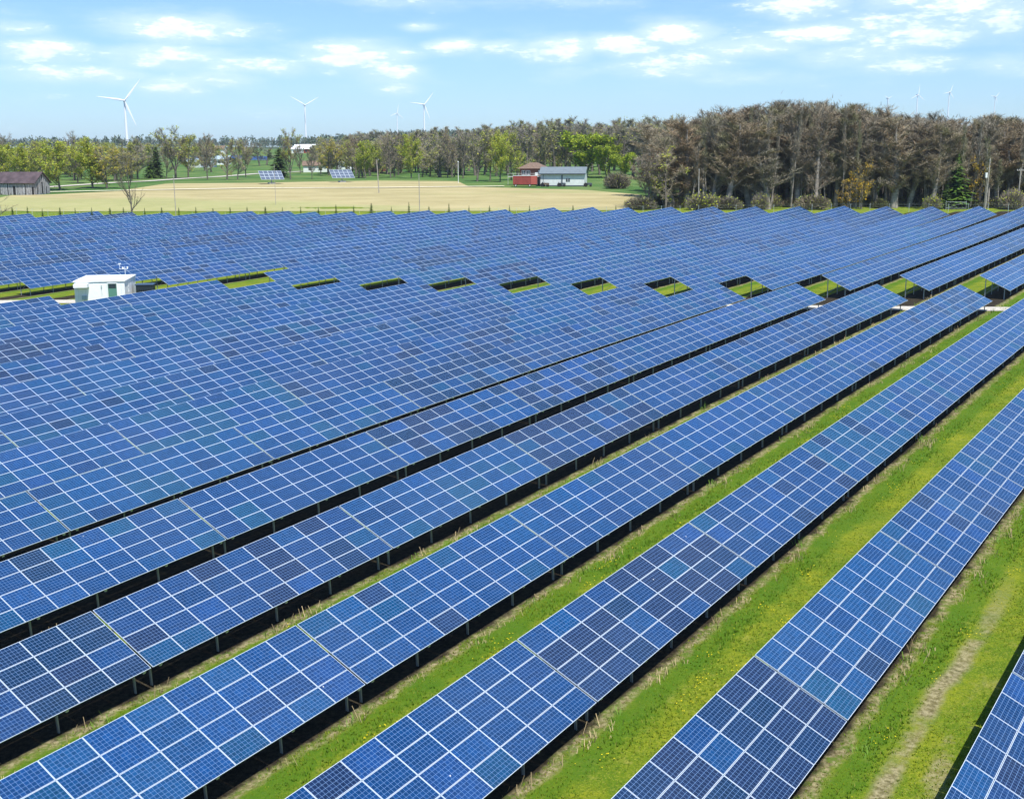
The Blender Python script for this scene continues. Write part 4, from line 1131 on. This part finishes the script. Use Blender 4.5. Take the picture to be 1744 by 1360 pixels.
# red trailer
pr = at(896, Ys - 1)
trl = build('red_trailer', pr.x, Ys - .5, math.radians(-6), 'red box trailer parked in front of the farmhouse', 'trailer')
mb = MB(); mb.box(-3.9, 3.9, -1.3, 1.3, .75, 3.5)
for q_ in range(12): mb.box(-3.7 + q_ * .64, -3.6 + q_ * .64, -1.34, -1.304, .85, 3.4)
part('box_body', mb, [M_RED], trl)
mb = MB(); mb.box(2.0, 3.9, -1.38, -1.345, .8, 3.48); part('end_door', mb, [mat('bright_red_panel', (.42, .09, .065), .6)], trl)
mb = MB(); mb.box(-3.95, 3.95, -1.38, 1.38, 3.502, 3.62); part('roof_edge', mb, [M_SIDING], trl)
for x_ in (-3.0, 1.6):
    mb = MB(); mb.tube((x_, -1.3, .42), (x_, -1.0, .42), .42, k=14); w_ = part('wheel', mb, [M_DARK], trl)
    mb = MB(); mb.tube((x_, -1.33, .42), (x_, -1.302, .42), .2, k=10); part('rim', mb, [M_SIDING], w_)
mb = MB(); mb.box(-3.9, 3.9, -1.1, 1.1, .55, .748); part('chassis', mb, [M_DARK], trl)

# machinery in front of the shed
def small_tractor(px, Y, label, col):
    p = at(px, Y); t_ = build('garden_tractor', p.x, p.y, rt.uniform(-.5, .5), label, 'tractor')
    mb = MB(); mb.box(-.2, 1.3, -.4, .4, .6, 1.25); mb.box(1.3, 1.45, -.35, .35, .5, 1.1); mb.box(-1.0, -.2, -.5, .5, .7, .9); part('hood', mb, [col], t_)
    mb = MB(); mb.box(-.75, -.35, -.3, .3, .9, 1.05); mb.box(-.85, -.75, -.3, .3, .9, 1.5); part('seat', mb, [M_DARK], t_)
    for x_, y_, r_ in ((-.6, -.6, .62), (-.6, .6, .62), (1.0, -.5, .35), (1.0, .5, .35)):
        mb = MB(); mb.tube((x_, y_ - .15, r_), (x_, y_ + .15, r_), r_, k=12); part('wheel', mb, [M_DARK], t_)
    mb = MB(); mb.tube((.05, 0, 1.2), (-.2, 0, 1.6), .03, k=5); part('steering_column', mb, [M_DARK], t_)
    for x_, y_ in ((-.95, -.5), (-.95, .5)): pass
    return t_
small_tractor(1002, Ys - 2.5, 'dark tractor parked at the right corner of the white shed', M_TRIM)
small_tractor(957, Ys - 1.5, 'small dark machine by the middle of the white shed wall', M_TRIM)
small_tractor(929, Ys - 1.5, 'small dark machine near the shaded gable corner of the shed', M_BROWN)

# distant farm buildings
def far_house(px, Y, w, d, he, hr, rz, wm_, rm_, label, name='farm_building', cat='building'):
    p = at(px, Y); b_ = build(name, p.x, p.y, rz, label, cat)
    mb = MB(); gable(mb, w, d, he, hr); part('wall', mb, [wm_], b_)
    mb = MB(); gable_roof(mb, w, d, he, hr, .5, .2); part('roof', mb, [rm_], b_)
    mb = MB(); mb.box(-w * .3, -w * .3 + 1.6, -d/2 - .06, -d/2 - .004, .8, he * .7); mb.box(w * .1, w * .1 + 1.6, -d/2 - .06, -d/2 - .004, .8, he * .7); part('window', mb, [M_GLASS], b_)
    return b_
M_WROOF = mat('white_metal_roof', (.80, .80, .80), .5)
far_house(522, 950, 17, 10, 3.2, 6.6, math.radians(-12), M_RED, M_WROOF, 'red barn with a bright white roof on the far slope', 'red_barn', 'barn')
far_house(508, 940, 9, 7, 3, 4.5, 0, M_WHITE, M_WROOF, 'small white house left of the far red barn', 'white_house', 'house')
far_house(370, 690, 16, 8, 3, 5, math.radians(5), M_WHITE, M_GREYMETAL_SHADE, 'low white house behind the bare tree on the left', 'white_house', 'house')
far_house(345, 640, 14, 8, 2.8, 4.4, math.radians(-8), M_SIDING, M_GREYMETAL_SHADE, 'long pale house left of the low white house', 'white_house', 'house')
far_house(540, 560, 12, 8, 3, 5, math.radians(10), M_SIDING, M_BROWN, 'pale house half hidden by trees below the red barn', 'farm_house', 'house')
far_house(600, 600, 13, 8, 3, 5.5, math.radians(-10), M_WHITE, M_GREYMETAL_SHADE, 'white house behind the right solar tracker', 'white_house', 'house')
far_house(640, 560, 12, 7, 2.6, 4.6, 0, M_BRICK, M_BROWN, 'low brick house hidden behind the yellow-green trees', 'brick_house', 'house')
far_house(372, 905, 12, 8, 4, 6.5, 0, M_WHITE, M_BROWN, 'far cream farmhouse above the low white house', 'farm_house', 'house')
for px, Y, w in ((442, 745, 11), (345, 760, 26), (405, 770, 14)):
    p = at(px, Y); t_ = build('far_solar_row', p.x, p.y, 0, f'distant strip of blue solar panels ' + {442: 'below the far hillside pasture', 345: 'behind the tallest spreading tree', 405: 'behind the group of three bare trees'}[px], 'solar panels')
    mb = MB(); mb.box(-w/2, w/2, 0, 4.6, 0, .08, 0, Matrix.Translation((0, 0, .8)) @ Matrix.Rotation(math.radians(28), 4, 'X')); part('panel_surface', mb, [mat('far_panel_blue', (.03, .07, .18), .3)], t_)
    mb = MB()
    for q_ in range(5): mb.box(-w/2 + q_ * w / 4.2, -w/2 + q_ * w / 4.2 + .2, 2, 2.2, -.2, 1.8)
    part('mounting_posts', mb, [M_STEEL], t_)

# ------------------------------------------------------------------ trackers, poles, turbines, fence
def tracker(px, yb_, ytop, wpx, label):
    p = hit(px + 2, yb_, 275); q = project(p); s = q[2] / FPX
    t_ = build('solar_tracker', p.x, p.y, math.radians(28), label, 'solar tracker', None, 'pole mounted solar trackers in the field')
    H_ = (yb_ - ytop) * s; W_ = wpx * s * 1.08
    mb = MB(); mb.tube((0, 0, -.2), (0, 0, H_ * .62), .18, k=10); part('post', mb, [M_STEEL], t_)
    mb = MB(); mb.box(-1.1, 1.1, -1.1, 1.1, -.3, .55); part('concrete_base', mb, [M_CONC], t_)
    A = Matrix.Translation((0, 0, H_ * .66)) @ Matrix.Rotation(math.radians(38), 4, 'X')
    D_ = H_ * 1.05
    nx, ny = 5, 3; cwid, chei = W_ / nx, D_ / ny
    pn = empty('panel_array', (0, 0, 0)); bpy.data.objects.remove(pn)
    mb = MB(); mb.box(-W_/2 + .1, W_/2 - .1, -.12, .12, -.3, -.08, 0, A)
    for q_ in range(3): mb.box(-W_/2 + (q_ + .5) * W_ / 3 - .06, -W_/2 + (q_ + .5) * W_ / 3 + .06, -D_/2, D_/2, -.08, -.004, 0, A)
    part('support_frame', mb, [M_STEEL], t_)
    for a_ in range(nx):
        for b_ in range(ny):
            mb = MB(); x0, y0 = -W_/2 + a_ * cwid, -D_/2 + b_ * chei
            mb.box(x0 + .03, x0 + cwid - .03, y0 + .03, y0 + chei - .03, 0, .05, 0, A)
            fr = .09
            mb.face([A @ Vector(v) for v in ((x0 + fr, y0 + fr, .054), (x0 + cwid - fr, y0 + fr, .054), (x0 + cwid - fr, y0 + chei - fr, .054), (x0 + fr, y0 + chei - fr, .054))], 1)
            part('solar_module', mb, [M_ALU, M_TRK], t_)
M_TRK = mat('tracker_cells', (.10, .125, .17), .2)
tracker(462, 313.5, 291, 37, 'tilted solar tracker on a single post, the left one in the tan field')
tracker(582, 310.5, 289, 37, 'tilted solar tracker on a single post, the right one by the grey brown tree')

def pole(px, ytop, ybase, Y, label, kind='wood', r=.14, lean=0):
    p = at(px, Y) if Y else hit(px, ybase, 275); q = project(p); h = (q[1] - ytop) * q[2] / FPX
    o = empty('utility_pole', p); tag(o, label, 'pole')
    mb = MB(); mb.tube((0, 0, -.3), (lean, 0, h), r, r * .75, k=8); part('shaft', mb, [M_POLE if kind != 'white' else M_WHITE], o)
    if kind == 'transformer':
        mb = MB(); mb.tube((-.42, -.1, h * .62), (-.42, -.1, h * .62 + 1.2), .3, k=10); part('transformer_can', mb, [M_WHITE], o)
        mb = MB(); mb.box(-.06, .06, -.5, .5, h - .6, h - .45); mb.tube((-.3, 0, h * .78), (0, 0, h * .82), .05, k=5); part('bracket', mb, [M_STEEL], o)
    elif kind == 'cross':
        mb = MB(); mb.box(-.9, .9, -.06, .06, h - .7, h - .55); part('crossarm', mb, [M_POLE], o)
        mb = MB()
        for x_ in (-.8, -.3, .3, .8): mb.tube((x_, 0, h - .55), (x_, 0, h - .35), .05, k=6)
        part('insulator', mb, [M_WHITE], o)
    elif kind == 'white':
        mb = MB(); mb.tube((0, 0, h), (0, 0, h + .35), .2, .1, k=8); part('lamp_head', mb, [M_WHITE], o)
    else:
        mb = MB(); mb.tube((0, 0, h), (0, 0, h + .12), r * .9, r * .4, k=8); part('cap', mb, [M_STEEL], o)
    return o
pole(301.5, 301, 359, 286, 'thin grey pole in front of the tan field on the left', r=.1)
pole(716, 298, 359, 284, 'tall thin pole before the tan field in the middle', r=.1)
pole(471, 282, 349, 0, 'very thin pole standing in the tan field by the left tracker', r=.06)
pole(647, 273, 329, 0, 'leaning wooden pole standing alone in the tan field', r=.15, lean=-.5)
pole(782, 277, 312, 0, 'white lamp pole at the back of the tan field', 'white', .1)
pole(1190, 290, 354, 286, 'pale wooden pole at the left part of the right wood', r=.13)
pole(1679, 271, 347, 287, 'wooden pole carrying a white transformer can before the right wood', 'transformer', .17, .3)
pole(1734, 287, 345, 288, 'wooden pole nearest the right edge of the photo', 'cross', .15)

def turbine(px, hub_y, D, blade_px, phase, label, yaw=.3, tall=82):
    """wind turbine at distance D"""
    ze = ZC - D * math.tan(PITCH + math.atan((hub_y - 680) / FPX))
    X = (px - 872) / FPX * (D * cp - (ze - ZC) * sp)
    g = gz(X, D); g = min(g, ze - 40)
    o = empty('wind_turbine', (X, D, g)); tag(o, label, 'wind turbine', 'wind turbines on the horizon')
    h = ze - g; o.rotation_euler = (0, 0, yaw)
    bl = blade_px * D / FPX
    mb = MB()
    for q_ in range(6):
        mb.tube((0, 0, h * q_ / 6), (0, 0, h * (q_ + 1) / 6), 2.4 - 1.1 * q_ / 6, 2.4 - 1.1 * (q_ + 1) / 6, k=14, cap=False)
    part('tower', mb, [M_TURB], o)
    mb = MB(); mb.box(-1.7, 1.7, -3.2, 7.5, h - .2, h + 3.4); part('nacelle', mb, [M_TURB], o)
    mb = MB(); mb.tube((0, -5.6, h + 1.6), (0, -3.21, h + 1.6), .5, 1.9, k=12); part('hub', mb, [M_TURB], o)
    for q_ in range(3):
        a_ = phase + q_ * 2 * math.pi / 3; u = Vector((math.sin(a_), 0, math.cos(a_))); w = Vector((math.cos(a_), 0, -math.sin(a_)))
        c = Vector((0, -4.4, h + 1.6)); mb = MB(); prof = [(0.03, .9, .8), (.12, 1.4, .55), (.25, 1.9, .4), (.6, 1.2, .25), (.9, .6, .14), (1.0, .15, .06)]
        for (t0, w0, d0), (t1, w1, d1) in zip(prof, prof[1:]):
            A0, A1 = c + u * bl * t0, c + u * bl * t1; dy = Vector((0, 1, 0))
            vs = [A0 - w * w0 * .6, A0 - dy * d0, A0 + w * w0, A0 + dy * d0, A1 - w * w1 * .6, A1 - dy * d1, A1 + w * w1, A1 + dy * d1]
            mb.poly(vs, [(0, 1, 5, 4), (1, 2, 6, 5), (2, 3, 7, 6), (3, 0, 4, 7), (4, 5, 6, 7), (3, 2, 1, 0)])
        part('blade', mb, [M_TURB], o)
turbine(214, 171, 1750, 44, math.radians(38), 'nearest and largest white wind turbine, above the trees at the left')
turbine(521, 179, 2900, 27, math.radians(60), 'white wind turbine above the far red barn')
turbine(724, 179, 2850, 25, math.radians(38), 'white wind turbine above the narrow yellow-green tree')
turbine(678, 193, 4600, 14, math.radians(10), 'small faint wind turbine left of the one above the yellow-green tree')
turbine(1514, 171, 4700, 9, math.radians(60), 'leftmost and smallest wind turbine above the right wood')
turbine(1565, 165, 4000, 17, math.radians(5), 'second wind turbine from the left above the right wood')
turbine(1619, 161, 4000, 14, math.radians(20), 'third wind turbine from the left above the right wood')
turbine(1697, 169, 4700, 11, math.radians(40), 'rightmost wind turbine above the right wood')

# perimeter fence
fence = empty('wire_fence', (0, 0, 0)); tag(fence, 'long thin wire fence behind the last solar tables', 'fence')
FP = []
X = -150.0
while X < 215:
    Yf = 267.5 - .15 * max(-200, min(200, X)) + 9; FP.append(Vector((X, Yf, gz(X, Yf)))); X += 4.2
fence.location = FP[len(FP) // 2]
pmb = MB(); pmb.tube((0, 0, -.2), (0, 0, 2.1), .035, k=5); pme = pmb.mesh('post', [M_RAIL])
for p in FP: link('post', pme, fence, p - fence.location)
mb = MB()
for a_, b_ in zip(FP, FP[1:]):
    for z_ in (.15, .55, .95, 1.35, 1.75, 2.05): mb.tube(a_ + Vector((0, 0, z_)) - fence.location, b_ + Vector((0, 0, z_)) - fence.location, .008, k=3, cap=False)
part('wires', mb, [M_RAIL], fence)
gp = at(1629, 279); gt = build('field_gate', gp.x, gp.y, math.atan(-.15), 'pale tubular gate in the fence near the bright green spruce', 'gate')
mb = MB(); mb.tube((-2.3, 0, 2.0), (2.3, 0, 2.0), .018, k=6); mb.tube((-2.3, 0, .5), (2.3, 0, .5), .018, k=6); mb.tube((-2.3, 0, .1), (-2.3, 0, 2.3), .03, k=6); mb.tube((2.3, 0, .1), (2.3, 0, 2.3), .03, k=6); part('gate_frame', mb, [M_RAIL], gt)
mb = MB(); mb.tube((-2.3, 0, .5), (2.3, 0, 2.0), .015, k=6); part('diagonal_brace', mb, [M_RAIL], gt)

# ------------------------------------------------------------------ grass, weeds and flowers near the camera
def tufts():
    nr = np.random.default_rng(77)
    # sample image-like density over the lanes: position along rows s, across n
    N = 420000
    s = nr.uniform(14, 150, N); n = nr.uniform(-12, 60, N)
    ph = np.mod(n - N0, P); lowpos = P - SL * COST
    keep = (ph < lowpos + .35)
    # nearer places get more tufts
    X, Y = to_xy(s, n); dist = np.hypot(X, Y)
    keep &= (Y > 18) & (nr.random(N) < np.clip(55 / dist, .1, 1) ** 1.3) & (np.abs(X) < Y * .56 + 3)
    patch = np.sin(X * .9 + 2 * np.sin(Y * .35)) + np.sin(Y * 1.1 + 1.7 * np.sin(X * .5)) 
    keep &= (patch + nr.normal(0, .8, N) > -1.3)
    # worn track stays thin
    keep &= ~((np.abs(n - 10.15) < .35) & (s < 60) & (nr.random(N) < .9))
    X, Y, ph, n, patch = X[keep], Y[keep], ph[keep], n[keep], patch[keep]; M_ = len(X)
    Z = ground(X, Y)
    edge = np.clip(1 - np.abs(ph - (lowpos - 1.1)) / .7, 0, 1)
    V, TC = [], []
    for q in range(3):
        a = nr.uniform(0, 2 * math.pi, M_); r = nr.uniform(0, .06, M_)
        h = nr.uniform(.03, .085, M_) * (1 + 1.1 * edge) * (1 + .3 * np.clip(patch, -1, 1)); w = nr.uniform(.012, .03, M_)
        bx, by = X + np.cos(a) * r, Y + np.sin(a) * r
        a2 = nr.uniform(0, 2 * math.pi, M_); tx, ty = bx + np.cos(a2) * h * .6, by + np.sin(a2) * h * .6
        sx_, sy_ = -np.sin(a2) * w, np.cos(a2) * w
        V.append(np.stack([np.stack([bx - sx_, by - sy_, Z - .01], 1), np.stack([bx + sx_, by + sy_, Z - .01], 1), np.stack([tx, ty, Z + h], 1)], 1))
        g = nr.random(M_)[:, None]; dry = (nr.random(M_) < .12 - .08 * edge)[:, None]
        c = np.array([.75, .95, .7]) * (1 - g) + np.array([1.7, 1.35, .9]) * g
        c = c * (1 - edge[:, None] * .35) + np.array([.35, .9, .6]) * edge[:, None] * .45
        c = np.where(dry, np.array([2.4, 1.6, 3.5]), c); TC.append(c)
    V = np.concatenate(V).reshape(-1, 3); F = np.arange(len(V)).reshape(-1, 3)
    o = link('grass', np_mesh('grass', V, F, [M_BLADE], None, np.concatenate(TC))); tag(o, 'short green and dry grass growing in the lanes between the tables', 'grass', kind='stuff')
    print('tufts', M_)
tufts()
def weeds():
    nr = np.random.default_rng(5); V, TC = [], []
    lowpos = P - SL * COST
    for k in range(-2, 7):
        cnt = 120 if k < 4 else 80
        cs = nr.uniform(15, 150, cnt)
        for c in cs:
            if nr.random() < .35: continue
            m_ = int(nr.integers(4, 20)); n_ = N0 + (k - 1) * P + lowpos + nr.normal(-.25, .25)
            s = c + nr.normal(0, .35, m_); n = n_ + nr.normal(0, .15, m_); X, Y = to_xy(s, n); Z = ground(X, Y)
            h = nr.uniform(.12, .55, m_) * (1 if nr.random() < .3 else .6); a = nr.uniform(0, 6.28, m_); w = .008 + nr.uniform(0, .008, m_)
            dx, dy = np.cos(a) * h * .5, np.sin(a) * h * .5; sx_, sy_ = -np.sin(a) * w, np.cos(a) * w
            V.append(np.stack([np.stack([X - sx_, Y - sy_, Z], 1), np.stack([X + sx_, Y + sy_, Z], 1), np.stack([X + dx + sx_, Y + dy + sy_, Z + h], 1), np.stack([X + dx - sx_, Y + dy - sy_, Z + h], 1)], 1))
            t_ = np.array([1.0, .95, .85]) * nr.uniform(.5, 1.2) if nr.random() < .7 else np.array([.35, .75, .2]); TC.append(np.repeat(t_[None], m_, 0))
    V = np.concatenate(V).reshape(-1, 3); F = np.arange(len(V)).reshape(-1, 4)
    o = link('dry_weeds', np_mesh('dry_weeds', V, F, [M_DRY], None, np.concatenate(TC))); tag(o, 'dry tangled weeds along the front feet of the tables', 'weeds', kind='stuff')
weeds()
def flowers():
    nr = np.random.default_rng(9); V = []
    lowpos = P - SL * COST
    for k in range(-1, 6):
        for c in nr.uniform(20, 130, 30):
            m_ = int(nr.integers(2, 18)); n_ = N0 + (k - 1) * P + lowpos - nr.uniform(.4, 1.8 if nr.random() < .8 else 4)
            s = c + nr.normal(0, .5, m_); n = n_ + nr.normal(0, .25, m_); X, Y = to_xy(s, n); Z = ground(X, Y) + nr.uniform(.05, .14, m_)
            r = nr.uniform(.018, .034, m_)
            V.append(np.stack([np.stack([X + r * math.cos(q), Y + r * math.sin(q), Z + (.01 if q_ % 2 else 0)], 1) for q_, q in enumerate(np.arange(6) * math.pi / 3)], 1))
    V = np.concatenate(V).reshape(-1, 3); F = np.arange(len(V)).reshape(-1, 6)
    o = link('dandelions', np_mesh('dandelions', V, F, [M_FLOWER])); tag(o, 'scattered yellow dandelions in the grass beside the tables', 'flowers', kind='stuff')
flowers()

# ------------------------------------------------------------------ air
hzm = bpy.data.materials.new('air'); hzm.use_nodes = True
for n in list(hzm.node_tree.nodes): hzm.node_tree.nodes.remove(n)
ho = hzm.node_tree.nodes.new('ShaderNodeOutputMaterial'); hv = hzm.node_tree.nodes.new('ShaderNodeVolumePrincipled')
hv.inputs['Color'].default_value = (.70, .85, 1.0, 1); hv.inputs['Density'].default_value = .00006
hzm.node_tree.links.new(hv.outputs[0], ho.inputs['Volume'])
zmin = float(V_G[:, 2].min()) - 1.0; xm = float(abs(V_G[:, 0]).max()) + 50
mb = MB(); mb.box(-xm, xm, -120, float(V_G[:, 1].max()) + 50, zmin, max(float(V_G[:, 2].max()), 260.0) + 30)
hz_o = link('haze', mb.mesh('haze', [hzm])); tag(hz_o, kind='stuff'); hz_o['label'] = 'thin bluish air over the whole landscape'
